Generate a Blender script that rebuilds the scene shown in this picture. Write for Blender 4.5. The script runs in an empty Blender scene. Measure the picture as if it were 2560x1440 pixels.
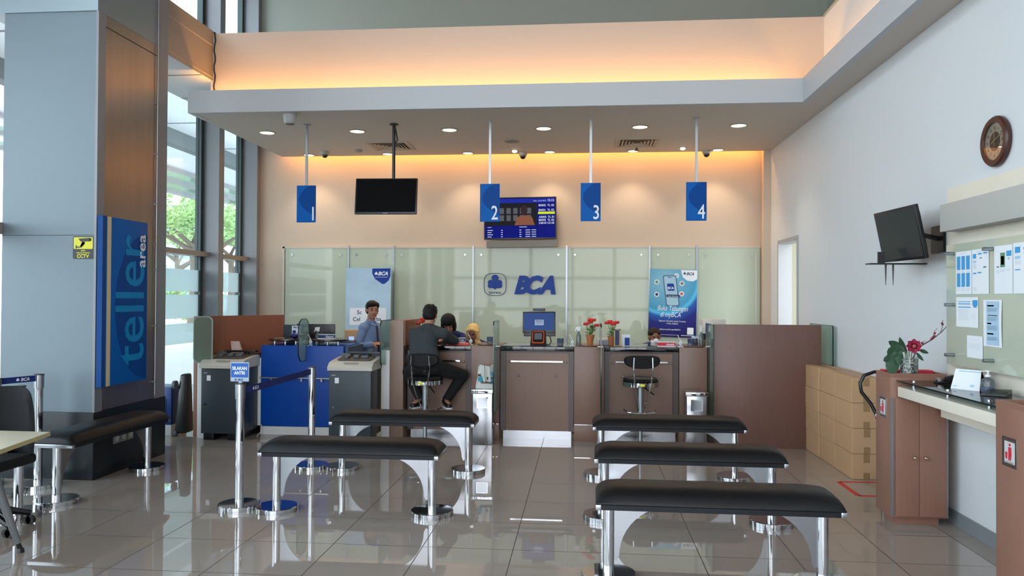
import bpy, bmesh, math, random
from mathutils import Vector, Matrix, noise
random.seed(7)
C = bpy.context.scene.collection
PI = math.pi
SC = bpy.context.scene

# ---------------------------------------------------------------- camera
YAW, PITCH, ROLL, FPX, EYE = .0918, .0125, .0048, 1923.0, 1.6
cam = bpy.data.cameras.new('camera'); cam.sensor_width = 36; cam.lens = 36 * FPX / 2560; cam.clip_end = 400
co = bpy.data.objects.new('camera', cam); C.objects.link(co)
d = Vector((-math.sin(YAW) * math.cos(PITCH), math.cos(YAW) * math.cos(PITCH), math.sin(PITCH)))
r0 = Vector((math.cos(YAW), math.sin(YAW), 0)); u0 = r0.cross(d)
r_ = r0 * math.cos(ROLL) + u0 * math.sin(ROLL); u_ = r_.cross(d)
M = Matrix((r_, u_, -d)).transposed().to_4x4(); M.translation = (0, 0, EYE)
co.matrix_world = M
SC.camera = co
# ---------------------------------------------------------------- world, daylight, exposure
SC.view_settings.view_transform = 'Standard'; SC.view_settings.look = 'None'
SC.view_settings.gamma = 1; SC.view_settings.use_curve_mapping = False
SC.view_settings.exposure = 0.6
w = bpy.data.worlds.new('world'); SC.world = w; w.use_nodes = True
nt = w.node_tree; bg = nt.nodes['Background']
tc = nt.nodes.new('ShaderNodeTexCoord'); sp = nt.nodes.new('ShaderNodeSeparateXYZ'); cr = nt.nodes.new('ShaderNodeValToRGB')
nt.links.new(tc.outputs['Generated'], sp.inputs[0]); nt.links.new(sp.outputs['Z'], cr.inputs[0]); nt.links.new(cr.outputs[0], bg.inputs[0])
cr.color_ramp.elements[0].position = 0.0; cr.color_ramp.elements[0].color = (.92, .95, 1, 1)
cr.color_ramp.elements[1].position = .6; cr.color_ramp.elements[1].color = (.82, .89, 1, 1)
bg.inputs[1].default_value = 4.5
SC.cycles.max_bounces = 9; SC.cycles.diffuse_bounces = 5; SC.cycles.glossy_bounces = 4
SC.cycles.transmission_bounces = 6; SC.cycles.transparent_max_bounces = 12
SC.cycles.caustics_reflective = False; SC.cycles.caustics_refractive = False
SC.cycles.sample_clamp_indirect = 6

def area(name, loc, rot, sx, sy, power, col):
    l = bpy.data.lights.new(name, 'AREA'); l.shape = 'RECTANGLE'; l.size = sx; l.size_y = sy; l.energy = power; l.color = col
    o = bpy.data.objects.new(name, l); C.objects.link(o); o.location = loc; o.rotation_euler = rot
    return o
AMBER = (1, .44, .09)
area('cove_strip_light', (-1.09, 8.57, 3.79), (PI - .2, 0, 0), 6.7, .04, 42, AMBER)         # LED strip lying in the trough behind the fascia
area('cove_strip_light', (2.48, 3.4, 3.79), (PI, .2, 0), .04, 9.6, 40, AMBER)                 # the same strip along the right wall
area('cove_strip_light', (-1.0, 11.27, 3.83), (.10, 0, 0), 7.1, .05, 26, AMBER)                # strip over the gap before the back wall
for nm, loc, rot, sx, sy in (('sky_portal', (-1.3, -6.9, 3.1), (PI / 2, 0, 0), 7.8, 6.0), ('sky_portal', (-5.35, -1.0, 3.2), (PI / 2, 0, -PI / 2), 11.5, 6.2),
                             ('sky_portal', (-5.35, 9.0, 3.2), (PI / 2, 0, -PI / 2), 4.6, 6.2)):
    p = area(nm, loc, rot, sx, sy, 1, (1, 1, 1)); p.data.cycles.is_portal = True

# ---------------------------------------------------------------- materials
def lin(c): return c / 12.92 if c <= .04045 else ((c + .055) / 1.055) ** 2.4
def rgb(h):
    if isinstance(h, str): h = [int(h[i:i + 2], 16) / 255 for i in (0, 2, 4)]
    return tuple(lin(c) for c in h) + (1,)
MATS = {}
def mat(name, col, rough=.5, metal=0, spec=.5, emit=None, es=1, var=0, vscale=(8, 8, 8), bump=0, bscale=60, coat=0, ior=None):
    if name in MATS: return MATS[name]
    m = bpy.data.materials.new(name); m.use_nodes = True; n = m.node_tree; b = n.nodes['Principled BSDF']
    c = rgb(col)
    b.inputs['Base Color'].default_value = c; b.inputs['Roughness'].default_value = rough; b.inputs['Metallic'].default_value = metal
    b.inputs['Specular IOR Level'].default_value = spec
    if ior: b.inputs['IOR'].default_value = ior
    if coat: b.inputs['Coat Weight'].default_value = coat; b.inputs['Coat Roughness'].default_value = .03
    t = n.nodes.new('ShaderNodeTexCoord')
    if var:
        mp = n.nodes.new('ShaderNodeMapping'); mp.inputs['Scale'].default_value = vscale
        no = n.nodes.new('ShaderNodeTexNoise'); no.inputs['Scale'].default_value = 1; no.inputs['Detail'].default_value = 4
        mx = n.nodes.new('ShaderNodeMix'); mx.data_type = 'RGBA'
        n.links.new(t.outputs['Object'], mp.inputs[0]); n.links.new(mp.outputs[0], no.inputs[0]); n.links.new(no.outputs[0], mx.inputs[0])
        mx.inputs[6].default_value = tuple(x * (1 - var) for x in c[:3]) + (1,); mx.inputs[7].default_value = tuple(min(1, x * (1 + var)) for x in c[:3]) + (1,)
        n.links.new(mx.outputs[2], b.inputs['Base Color'])
    if bump:
        nb = n.nodes.new('ShaderNodeTexNoise'); nb.inputs['Scale'].default_value = bscale; nb.inputs['Detail'].default_value = 3
        bu = n.nodes.new('ShaderNodeBump'); bu.inputs['Strength'].default_value = bump; bu.inputs['Distance'].default_value = .01
        n.links.new(t.outputs['Object'], nb.inputs[0]); n.links.new(nb.outputs[0], bu.inputs['Height']); n.links.new(bu.outputs[0], b.inputs['Normal'])
    if emit:
        b.inputs['Emission Color'].default_value = rgb(emit); b.inputs['Emission Strength'].default_value = es
    MATS[name] = m; return m
def glass(name, tint, refl=.10, opac=0, opcol='ffffff', rough=.0):
    """clear pane: straight-through tinted transmission plus a fresnel mirror; opac mixes in a translucent frosting"""
    m = bpy.data.materials.new(name); m.use_nodes = True; n = m.node_tree; n.nodes.clear()
    out = n.nodes.new('ShaderNodeOutputMaterial'); tr = n.nodes.new('ShaderNodeBsdfTransparent'); gl = n.nodes.new('ShaderNodeBsdfGlossy')
    tr.inputs[0].default_value = rgb(tint); gl.inputs['Roughness'].default_value = rough
    lw = n.nodes.new('ShaderNodeLayerWeight'); lw.inputs[0].default_value = .5
    pw = n.nodes.new('ShaderNodeMath'); pw.operation = 'POWER'; pw.inputs[1].default_value = 5; n.links.new(lw.outputs['Facing'], pw.inputs[0])
    fr = n.nodes.new('ShaderNodeMath'); fr.operation = 'MULTIPLY_ADD'; fr.inputs[1].default_value = .9; fr.inputs[2].default_value = .045; n.links.new(pw.outputs[0], fr.inputs[0])
    mx = n.nodes.new('ShaderNodeMixShader'); n.links.new(fr.outputs[0], mx.inputs[0])
    src = tr
    if opac:
        df = n.nodes.new('ShaderNodeBsdfDiffuse'); df.inputs[0].default_value = rgb(opcol)
        tl = n.nodes.new('ShaderNodeBsdfTranslucent'); tl.inputs[0].default_value = rgb(opcol)
        m1 = n.nodes.new('ShaderNodeMixShader'); m1.inputs[0].default_value = .6; n.links.new(df.outputs[0], m1.inputs[1]); n.links.new(tl.outputs[0], m1.inputs[2])
        m2 = n.nodes.new('ShaderNodeMixShader'); m2.inputs[0].default_value = opac; n.links.new(tr.outputs[0], m2.inputs[1]); n.links.new(m1.outputs[0], m2.inputs[2]); src = m2
    n.links.new(src.outputs[0], mx.inputs[1]); n.links.new(gl.outputs[0], mx.inputs[2]); n.links.new(mx.outputs[0], out.inputs[0])
    MATS[name] = m; return m
def floor_mat():
    m = mat('polished_tile', 'a89c92', .02, spec=.85, var=.07, vscale=(160, 160, 1)); n = m.node_tree; b = n.nodes['Principled BSDF']
    old = b.inputs['Base Color'].links[0].from_socket
    t = n.nodes.new('ShaderNodeTexCoord'); mp = n.nodes.new('ShaderNodeMapping'); mp.inputs['Location'].default_value = (.435, -4.88 + .583 * 20, 0)
    br = n.nodes.new('ShaderNodeTexBrick'); br.offset = 0; br.squash = 1
    for k, v in (('Scale', 1), ('Mortar Size', .003), ('Mortar Smooth', 0), ('Bias', 0), ('Brick Width', .583), ('Row Height', .583)): br.inputs[k].default_value = v
    br.inputs['Color1'].default_value = (1, 1, 1, 1); br.inputs['Color2'].default_value = (.94, .94, .95, 1); br.inputs['Mortar'].default_value = (.16, .155, .15, 1)
    mx = n.nodes.new('ShaderNodeMix'); mx.data_type = 'RGBA'; mx.blend_type = 'MULTIPLY'; mx.inputs[0].default_value = 1
    n.links.new(t.outputs['Object'], mp.inputs[0]); n.links.new(mp.outputs[0], br.inputs[0]); n.links.new(old, mx.inputs[6]); n.links.new(br.outputs[0], mx.inputs[7])
    n.links.new(mx.outputs[2], b.inputs['Base Color'])
    r = n.nodes.new('ShaderNodeMapRange'); r.inputs[3].default_value = .02; r.inputs[4].default_value = .5
    n.links.new(br.outputs['Fac'], r.inputs[0]); n.links.new(r.outputs[0], b.inputs['Roughness'])
    return m
FLOOR = floor_mat()
WALL = mat('white_paint', 'd2d6d9', .55, var=.02, vscale=(2, 2, 2))
WALLB = mat('back_wall_dimmed_paint', 'c9b7a3', .6, var=.02, vscale=(2, 2, 2))  # colour darkened and warmed to stand in for weaker daylight on this wall
UPPER = mat('upper_wall_paint', 'a3a79c', .7)
SOFF = mat('soffit_paint', 'c6bcb3', .7)
FASC = mat('fascia_paint', 'b9bcc0', .55)
WOOD = mat('brown_laminate', '7c5e50', .38, var=.13, vscale=(90, 90, 3))
WOODL = mat('light_brown_laminate', '8c7263', .4, var=.1, vscale=(90, 90, 3))
WOODR = mat('reddish_laminate', '8f5740', .4, var=.12, vscale=(60, 60, 3))
WOODC = mat('cabinet_laminate', '8c6555', .38, var=.11, vscale=(90, 90, 3))
WOODD = mat('dark_laminate', '4a3a36', .35, var=.1, vscale=(90, 90, 3))
BLACKTOP = mat('black_gloss_top', '0b0c10', .08, coat=.3)
CHROME = mat('chrome', 'bfc1c4', .06, 1)
STEEL = mat('brushed_steel', 'a6a9ad', .22, 1, var=.08, vscale=(6, 6, 40))
HAIRSTEEL = mat('dull_aluminium', '9aa0a4', .35, .85)
GUSSET = mat('polished_plate', '9fa3a7', .14, 1)
ALU = mat('satin_aluminium_panel', '8e9aa0', .38, .55, var=.04, vscale=(1.5, 1.5, 1.5))
ALUD = mat('grey_aluminium_fin', '84868a', .42, .15, var=.03, vscale=(2, 2, 1))
COLP = mat('column_front_panel', '6e7c84', .45, .2, var=.03, vscale=(1.5, 1.5, 1.5))
COLM = mat('bronze_sheet_metal', '9c9084', .30, .8, var=.16, vscale=(9, 9, .6))
BEAMP = mat('beam_cladding', 'a59a90', .42, .4, var=.03)
GRANITE = mat('black_granite', '1b2225', .34, spec=.35, var=.3, vscale=(40, 40, 40))
LEATHER = mat('black_leatherette', '0d0e11', .42, spec=.3, bump=.035, bscale=40)
NAVYF = mat('black_frame_paint', '0a0f16', .4, spec=.3)
BLACK = mat('black_plastic', '0d0e11', .35)
BLACKM = mat('matte_black_fabric', '0b0c0f', .9)
DGREY = mat('dark_grey_metal', '2e3940', .42, .1)
CREAM = mat('cream_plastic', 'ccc8bd', .4)
GREYP = mat('grey_plastic', '5b6066', .45)
WHITE = mat('white_plastic', 'dcdedd', .4)
PAPER = mat('paper', 'e4e9ee', .7)
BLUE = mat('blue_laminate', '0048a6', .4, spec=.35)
SIGNB = mat('sign_blue', '0b5fb0', .5, spec=.12)
SIGND = mat('sign_dark_blue', '034690', .5, spec=.12)
LOGOB = mat('logo_blue', '063a92', .45, spec=.25)
NAVY = mat('navy_print', '0f2a5c', .5)
TEAL = mat('teal_letters', '0f86c4', .5, spec=.12)
CREAMST = mat('cream_stone', 'e0dacb', .3, var=.05, vscale=(6, 6, 6))
YELLOW = mat('sticker_yellow', 'd8d43a', .5)
RED = mat('red_print', 'c8283c', .45)
REDTAPE = mat('red_tape', 'd23a34', .5)
WLET = mat('white_lettering', 'e6ebf0', .5)
CARD = mat('cardboard', 'bb9671', .8, var=.06, vscale=(3, 3, 3))
CARDT = mat('brown_packing_tape', '96754f', .3)
LBLUE = mat('print_light_blue', '3f9bd6', .5)
PBLUE = mat('print_pale_blue', 'a8c8e0', .5)
PGREY = mat('print_grey', 'b4bcc6', .6)
PGREEN = mat('print_green', '5d8f6c', .6)
SKIN = mat('skin', 'a9745a', .5, var=.05, vscale=(12, 12, 12))
SKIND = mat('skin_brown', '8a5c46', .5, var=.05, vscale=(12, 12, 12))
HAIR = mat('black_hair', '0e0b0b', .6, spec=.25, bump=.5, bscale=120)
HAIRB = mat('dark_brown_hair', '1f120e', .6, spec=.2, bump=.5, bscale=120)
LIP = mat('lips', '8a4a44', .5)
EYEW = mat('eye_white', 'd5d0ca', .3)
EYEB = mat('eye_dark', '120c0a', .2)
GL = glass('window_glass', 'eff5f6')
GLG = glass('green_edge_glass', 'dcebe5', opac=.38, opcol='b9cdc4')
FILM = glass('frosted_film', 'dff2f5', opac=.72, opcol='e6f2f4', rough=.2)
FROST = glass('frosted_divider', 'c4d4cc', opac=.55, opcol='aab5a9', rough=.2)
EDGE = mat('dark_glass_edge', '0e2420', .12)
BACKP = mat('backpainted_glass', 'b9c4b2', .03, spec=.22)
BOARDG = mat('board_glass', 'bcc2b0', .05, spec=.4)

# ---------------------------------------------------------------- mesh builder
class Fr:
    def __init__(s, o, r=(1, 0, 0), u=(0, 0, 1)):
        s.o = Vector(o); s.r = Vector(r).normalized(); s.u = Vector(u).normalized(); s.n = s.r.cross(s.u)
    def p(s, a, b, c=0): return s.o + s.r * a + s.u * b + s.n * c
WORLDF = Fr((0, 0, 0), (1, 0, 0), (0, 1, 0))
TXT = {}
def text_mesh(body, size, bold, shear):
    k = (body, round(size, 4), bold, shear)
    if k not in TXT:
        cu = bpy.data.curves.new('t', 'FONT'); cu.body = body; cu.size = size; cu.offset = bold * size; cu.shear = shear; cu.resolution_u = 3
        o = bpy.data.objects.new('t', cu); C.objects.link(o); bpy.context.view_layer.update()
        me = bpy.data.meshes.new_from_object(o.evaluated_get(bpy.context.evaluated_depsgraph_get()))
        TXT[k] = ([v.co.copy() for v in me.vertices], [tuple(p.vertices) for p in me.polygons])
        bpy.data.objects.remove(o); bpy.data.curves.remove(cu); bpy.data.meshes.remove(me)
    return TXT[k]
class MB:
    def __init__(s): s.bm = bmesh.new(); s.mi = 0
    def faces(s, vs, fs):
        v = [s.bm.verts.new(x) for x in vs]; out = []
        for f in fs:
            try: q = s.bm.faces.new([v[i] for i in f]); q.material_index = s.mi; out.append(q)
            except ValueError: pass
        return v, out
    def hexa(s, P8, bev=0, seg=2):
        v, f = s.faces(P8, ((0, 3, 2, 1), (4, 5, 6, 7), (0, 1, 5, 4), (1, 2, 6, 5), (2, 3, 7, 6), (3, 0, 4, 7)))
        if bev:
            ed = list({e for q in f for e in q.edges})
            bmesh.ops.bevel(s.bm, geom=ed, offset=bev, segments=seg, profile=.6, affect='EDGES', material=s.mi)
        return s
    def box(s, x0, x1, y0, y1, z0, z1, bev=0, seg=2):
        return s.hexa([Vector(q) for q in ((x0, y0, z0), (x1, y0, z0), (x1, y1, z0), (x0, y1, z0), (x0, y0, z1), (x1, y0, z1), (x1, y1, z1), (x0, y1, z1))], bev, seg)
    def fbox(s, F, a0, a1, b0, b1, c0, c1, bev=0, seg=2):
        return s.hexa([F.p(*q) for q in ((a0, b0, c0), (a1, b0, c0), (a1, b1, c0), (a0, b1, c0), (a0, b0, c1), (a1, b0, c1), (a1, b1, c1), (a0, b1, c1))], bev, seg)
    def prism(s, F, pts, c0, c1):
        n = len(pts)
        s.faces([F.p(a, b, c0) for a, b in pts] + [F.p(a, b, c1) for a, b in pts],
                [tuple(range(n))[::-1], tuple(range(n, 2 * n))] + [(i, (i + 1) % n, n + (i + 1) % n, n + i) for i in range(n)])
        return s
    def ring(s, F, po, pi, c0, c1):
        n = len(po); V = [F.p(a, b, c) for c in (c0, c1) for P in (po, pi) for a, b in P]
        fs = []
        for i in range(n):
            j = (i + 1) % n
            fs += [(i, j, n + j, n + i), (2 * n + i, 3 * n + i, 3 * n + j, 2 * n + j), (i, 2 * n + i, 2 * n + j, j), (n + i, n + j, 3 * n + j, 3 * n + i)]
        s.faces(V, fs); return s
    def cyl(s, p, q, r, r2=None, seg=24, cap=True):
        p, q = Vector(p), Vector(q); r2 = r if r2 is None else r2; ax = (q - p).normalized()
        t = Vector((1, 0, 0)) if abs(ax.x) < .9 else Vector((0, 1, 0)); a = ax.cross(t).normalized(); b = ax.cross(a)
        V = []
        for P, R in ((p, r), (q, r2)):
            V += [P + (a * math.cos(2 * PI * i / seg) + b * math.sin(2 * PI * i / seg)) * R for i in range(seg)]
        fs = [(i, (i + 1) % seg, seg + (i + 1) % seg, seg + i) for i in range(seg)]
        if cap: fs += [tuple(range(seg))[::-1], tuple(range(seg, 2 * seg))]
        s.faces(V, fs); return s
    def lathe(s, prof, c=(0, 0, 0), seg=32, ax=(0, 0, 1), cap=True):
        c = Vector(c); ax = Vector(ax).normalized(); t = Vector((1, 0, 0)) if abs(ax.x) < .9 else Vector((0, 1, 0)); a = ax.cross(t).normalized(); b = ax.cross(a)
        V, fs = [], []
        for r, z in prof: V += [c + ax * z + (a * math.cos(2 * PI * i / seg) + b * math.sin(2 * PI * i / seg)) * max(r, 1e-4) for i in range(seg)]
        for k in range(len(prof) - 1):
            fs += [(k * seg + i, k * seg + (i + 1) % seg, (k + 1) * seg + (i + 1) % seg, (k + 1) * seg + i) for i in range(seg)]
        if cap: fs += [tuple(range(seg))[::-1], tuple(range((len(prof) - 1) * seg, len(prof) * seg))]
        s.faces(V, fs); return s
    def tube(s, pts, r, seg=8):
        pts = [Vector(p) for p in pts]; n = len(pts); R = r if isinstance(r, (list, tuple)) else [r] * n
        V, fs, prev = [], [], None
        for i, p in enumerate(pts):
            t = (pts[min(i + 1, n - 1)] - pts[max(i - 1, 0)]).normalized()
            if prev is None: k = Vector((0, 0, 1)) if abs(t.z) < .9 else Vector((1, 0, 0)); a = t.cross(k).normalized()
            else: a = (prev - t * prev.dot(t)).normalized()
            prev = a; b = t.cross(a)
            V += [p + (a * math.cos(2 * PI * j / seg) + b * math.sin(2 * PI * j / seg)) * R[i] for j in range(seg)]
        for i in range(n - 1): fs += [(i * seg + j, i * seg + (j + 1) % seg, (i + 1) * seg + (j + 1) % seg, (i + 1) * seg + j) for j in range(seg)]
        fs += [tuple(range(seg))[::-1], tuple(range((n - 1) * seg, n * seg))]
        s.faces(V, fs); return s
    def sph(s, c, r, seg=16, rings=10, Mx=None):
        if not isinstance(r, (list, tuple)): r = (r, r, r)
        V = []; fs = []
        for k in range(1, rings):
            th = PI * k / rings
            for i in range(seg):
                ph = 2 * PI * i / seg; q = Vector((r[0] * math.sin(th) * math.cos(ph), r[1] * math.sin(th) * math.sin(ph), r[2] * math.cos(th))) + Vector(c)
                V.append(Mx @ q if Mx else q)
        top = Vector(c) + Vector((0, 0, r[2])); bot = Vector(c) - Vector((0, 0, r[2]))
        V += [Mx @ top if Mx else top, Mx @ bot if Mx else bot]; T = len(V) - 2; B = T + 1
        for k in range(rings - 2): fs += [(k * seg + i, (k + 1) * seg + i, (k + 1) * seg + (i + 1) % seg, k * seg + (i + 1) % seg) for i in range(seg)]
        for i in range(seg): fs += [(T, i, (i + 1) % seg), (B, (rings - 2) * seg + (i + 1) % seg, (rings - 2) * seg + i)]
        s.faces(V, fs); return s
    def cap(s, p, q, r1, r2=None):
        r2 = r1 if r2 is None else r2
        s.cyl(p, q, r1, r2, 14); s.sph(p, r1, 14, 8); s.sph(q, r2, 14, 8); return s
    def text(s, F, a, b, c, body, size, bold=0, shear=0, xs=1, align='c', ex=0):
        vs, fs = text_mesh(body, size, bold, shear)
        if not vs: return s
        x0 = min(v.x for v in vs); x1 = max(v.x for v in vs); off = {'c': -(x0 + x1) / 2, 'l': -x0, 'r': -x1}[align]
        if ex:
            n = len(vs); V = [F.p(a + (v.x + off) * xs, b + v.y, c) for v in vs] + [F.p(a + (v.x + off) * xs, b + v.y, c + ex) for v in vs]
            from collections import Counter
            cnt = Counter(frozenset((f[i], f[(i + 1) % len(f)])) for f in fs for i in range(len(f)))
            side = [(f[i], f[(i + 1) % len(f)], n + f[(i + 1) % len(f)], n + f[i]) for f in fs for i in range(len(f)) if cnt[frozenset((f[i], f[(i + 1) % len(f)]))] == 1]
            s.faces(V, [tuple(reversed(f)) for f in fs] + [tuple(n + i for i in f) for f in fs] + side)
        else: s.faces([F.p(a + (v.x + off) * xs, b + v.y, c) for v in vs], fs)
        return s
    def build(s, name, mats, parent=None, smooth=True, keepn=False):
        me = bpy.data.meshes.new(name)
        if not keepn: bmesh.ops.recalc_face_normals(s.bm, faces=s.bm.faces)
        if parent is not None:
            inv = parent_world(parent).inverted(); bmesh.ops.transform(s.bm, matrix=inv, verts=s.bm.verts)
        if smooth:
            for f in s.bm.faces: f.smooth = True
            for e in s.bm.edges:
                if len(e.link_faces) == 2 and e.calc_face_angle(0) > .6: e.smooth = False
        s.bm.to_mesh(me); s.bm.free()
        for m in (mats if isinstance(mats, (list, tuple)) else [mats]): me.materials.append(m)
        o = bpy.data.objects.new(name, me); C.objects.link(o)
        if parent is not None: o.parent = parent
        return o
def parent_world(o):
    m = Matrix.Translation(o.location) @ o.rotation_euler.to_matrix().to_4x4()
    return parent_world(o.parent) @ m if o.parent else m
def tag(o, label=None, cat=None, group=None, kind=None):
    if label: o['label'] = label
    if cat: o['category'] = cat
    if group: o['group'] = group
    if kind: o['kind'] = kind
    return o
def thing(name, label, cat, loc=(0, 0, 0), rz=0, group=None):
    o = bpy.data.objects.new(name, None); C.objects.link(o); o.location = loc; o.rotation_euler = (0, 0, rz); o.empty_display_size = .1
    return tag(o, label, cat, group)
def dup(root, loc=None, rz=None, label=None, group=None, parent=None):
    c = root.copy(); C.objects.link(c)
    if parent is not None: c.parent = parent
    if loc is not None: c.location = loc
    if rz is not None: c.rotation_euler = (0, 0, rz)
    if label: c['label'] = label
    if group: c['group'] = group
    for ch in list(root.children): dup(ch, parent=c)
    return c
def struct(name, mb, m): return tag(mb.build(name, m), kind='structure')
def rrect(a0, a1, b0, b1, r, n=6, tl=True, tr=True, bl=True, br=True):
    P = []
    for (x, y, t, on) in ((a1 - r, b1 - r, 0, tr), (a0 + r, b1 - r, 90, tl), (a0 + r, b0 + r, 180, bl), (a1 - r, b0 + r, 270, br)):
        if on: P += [(x + r * math.cos(math.radians(t + 90 * i / n)), y + r * math.sin(math.radians(t + 90 * i / n))) for i in range(n + 1)]
        else: P.append((x + (r if t in (0, 270) else -r), y + (r if t in (0, 90) else -r)))
    return P
def circ(cx, cy, rx, ry=None, n=32): ry = rx if ry is None else ry; return [(cx + rx * math.cos(2 * PI * i / n), cy + ry * math.sin(2 * PI * i / n)) for i in range(n)]
def clover(mb, F, a, b, c, k, ex=.001):
    """the three-petalled bank emblem, k = half height"""
    mb.prism(F, circ(a, b + .55 * k, .38 * k, .38 * k, 20), c, c + ex)
    mb.prism(F, [(a - .3 * k, b + .45 * k), (a - .06 * k, b - .7 * k), (a + .06 * k, b - .7 * k), (a + .3 * k, b + .45 * k)], c + ex * .05, c + ex * 1.05)
    for s_ in (-1, 1):
        mb.prism(F, circ(a + s_ * .47 * k, b + .05 * k, .32 * k, .30 * k, 18), c + ex * .1, c + ex * 1.1)
        mb.prism(F, circ(a + s_ * .50 * k, b - .30 * k, .30 * k, .25 * k, 18), c + ex * .15, c + ex * 1.15)
        mb.prism(F, [(a + s_ * .1 * k, b - .6 * k), (a + s_ * .5 * k, b - .5 * k), (a + s_ * .4 * k, b + .1 * k), (a + s_ * .12 * k, b + .05 * k)], c + ex * .2, c + ex * 1.2)
XF = lambda x, y, z: Fr((x, y, z), (1, 0, 0), (0, 0, 1))          # faces the camera side (-Y)
RF = lambda x, y, z: Fr((x, y, z), (0, -1, 0), (0, 0, 1))         # on the right wall, faces -X
LF = lambda x, y, z: Fr((x, y, z), (0, 1, 0), (0, 0, 1))          # on the left column, faces +X

# ================================================================ SETTING
BW, RW, GW = 11.4, 2.65, -5.2
struct('floor', MB().box(-5.3, 2.9, -7, 11.6, -.1, 0), FLOOR)
struct('ceiling', MB().box(-5.6, 3.7, -7, 11.6, 6.6, 6.75), mat('ceiling_paint', '9a9c98', .8))
struct('wall_back', MB().box(-5.0, 2.8, BW, BW + .2, 0, 4.74), WALLB)
struct('wall_back_upper', MB().box(-5.2, 3.7, BW, BW + .2, 4.74, 6.6), UPPER)
m = MB()
m.box(RW, RW + .15, -7, 9.8, 0, 4.72); m.box(RW, RW + .15, 9.8, 10.71, 2.35, 4.72); m.box(RW, RW + .15, 10.71, BW, 0, 4.72)
struct('wall_right', m, WALL)
struct('wall_right_upper', MB().box(3.5, 3.65, -7, 11.4, 4.6, 6.6).box(2.65, 3.5, -7, 11.4, 4.72, 4.76), UPPER)
struct('ceiling_soffit', MB().box(-4.51, RW, 8.41, 11.17, 3.70, 3.76).box(2.34, RW, -7, 8.41, 3.70, 3.76), SOFF)
struct('trim_1', MB().box(-4.51, 2.32, 8.40, 8.46, 3.695, 3.95).box(-4.51, -4.45, 8.46, 8.78, 3.695, 3.95), FASC)
struct('trim_2', MB().box(2.32, 2.38, -7, 8.46, 3.695, 3.95), FASC)
struct('wall_cove', MB().box(-4.38, RW, 8.763, 8.85, 3.76, 4.73).box(-4.38, RW, 8.85, BW, 4.68, 4.73).box(-4.42, -4.38, 8.763, BW, 3.76, 4.73), mat('cove_paint', 'beb4aa', .6))
struct('trim_cove_edge', MB().box(2.55, 2.65, 11.17, 11.30, 0.8, 3.76), WALLB)
struct('baseboard_right', MB().box(RW - .012, RW, -7, 8.5, 0, .1), mat('grey_skirting', '7d8387', .3))
# rear of the hall: a glazed facade behind the photographer
m = MB()
for x in (-5.2, -3.6, -2.0, -.4, 1.2, 2.6): m.box(x - .06, x + .06, -7, -6.85, 0, 6.6)
for z in (.0, 1.1, 2.3, 3.6, 4.9, 6.45): m.box(-5.2, 2.65, -7, -6.88, z, z + .12)
struct('window_1', m, ALUD)
# left window wall: grey fins, transoms, glass
m = MB(); m.box(-5.22, -4.95, 10.07, 10.22, 0, 6.6).box(-5.22, -4.94, 11.28, 11.395, 0, 6.6)
struct('window_2', m, ALUD)
m = MB(); m.box(-5.26, -5.08, 7.5, 10.07, 2.135, 2.2).box(-5.26, -5.08, 10.22, 11.28, 2.135, 2.2).box(-5.26, -5.08, 4.2, 6.32, 2.135, 2.24)
m.box(-5.24, -5.18, 7.4, 11.3, 0, .06)
struct('trim_3', m, BEAMP)
m = MB(); m.box(-5.25, -5.17, 10.0, 10.07, 0, 6.6).box(-5.25, -5.17, 11.22, 11.28, 0, 6.6)
struct('trim_4', m, mat('dark_glazing_frame', '3c4a4a', .4, .3))
m = MB(); m.box(-5.215, -5.2, 7.5, 10.0, .06, 4.17).box(-5.215, -5.2, 10.22, 11.22, .06, 4.17).box(-5.215, -5.2, 7.5, 11.3, 4.76, 6.6).box(-5.215, -5.2, -6.9, 6.3, 0, 6.6)
struct('window_3', m, GL)
m = MB()
for z0, z1 in ((1.66, 1.95), (1.31, 1.62), (.98, 1.24), (.06, .42)): m.box(-5.198, -5.192, 7.5, 10.0, z0, z1); m.box(-5.198, -5.192, 10.22, 11.22, z0, z1)
struct('window_4', m, FILM)
m = MB()
for y in (-6.9, -4.3, -1.7, .9, 3.5): m.box(-5.33, -4.98, y, y + .14, 0, 6.6)
struct('window_5', m, ALUD)
m = MB(); m.box(-5.2, -4.4, 7.4, 8.84, 4.17, 4.76).box(-5.2, -4.5, 8.84, 11.3, 4.17, 4.76)
struct('trim_5', m, BEAMP)
struct('trim_10', MB().box(-5.19, -4.405, 7.46, 11.28, 4.164, 4.169), mat('window_head_panel', 'cfd6dc', .5))
struct('trim_11', MB().box(-5.19, -4.405, 9.5, 9.512, 4.160, 4.164).box(-5.19, -4.405, 8.5, 8.512, 4.160, 4.164), mat('dark_joint_line', '4a5054', .5))
struct('trim_6', MB().box(-4.402, -4.396, 7.46, 8.76, 4.58, 4.587).box(-4.402, -4.396, 7.46, 8.76, 4.20, 4.206), mat('pale_joint', 'c8bcae', .5))
# column by the sign
m = MB(); m.box(-5.1, -4.235, 6.335, 7.4, .585, 4.09)
struct('column_panel', m, COLP)
struct('column_head', MB().box(-5.3, -4.22, 6.32, 7.42, 4.09, 6.6), ALU)
struct('column_side_sheet', MB().box(-4.236, -4.222, 6.43, 7.27, .59, 3.98).box(-4.236, -4.222, 6.43, 7.27, 3.99, 6.6), COLM)
struct('column_corner_trim', MB().box(-4.238, -4.215, 6.325, 6.43, .585, 4.09).box(-4.45, -4.215, 7.27, 7.45, .585, 6.6).box(-4.45, -4.21, 7.275, 7.46, 1.9, 1.905), ALUD)
struct('column_base', MB().box(-5.15, -4.215, 6.314, 7.47, 0, .585, .004), GRANITE)
struct('column_joint', MB().box(-5.1, -4.233, 6.333, 6.336, 2.125, 2.13), mat('dark_joint', '2c3438', .5))
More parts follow.
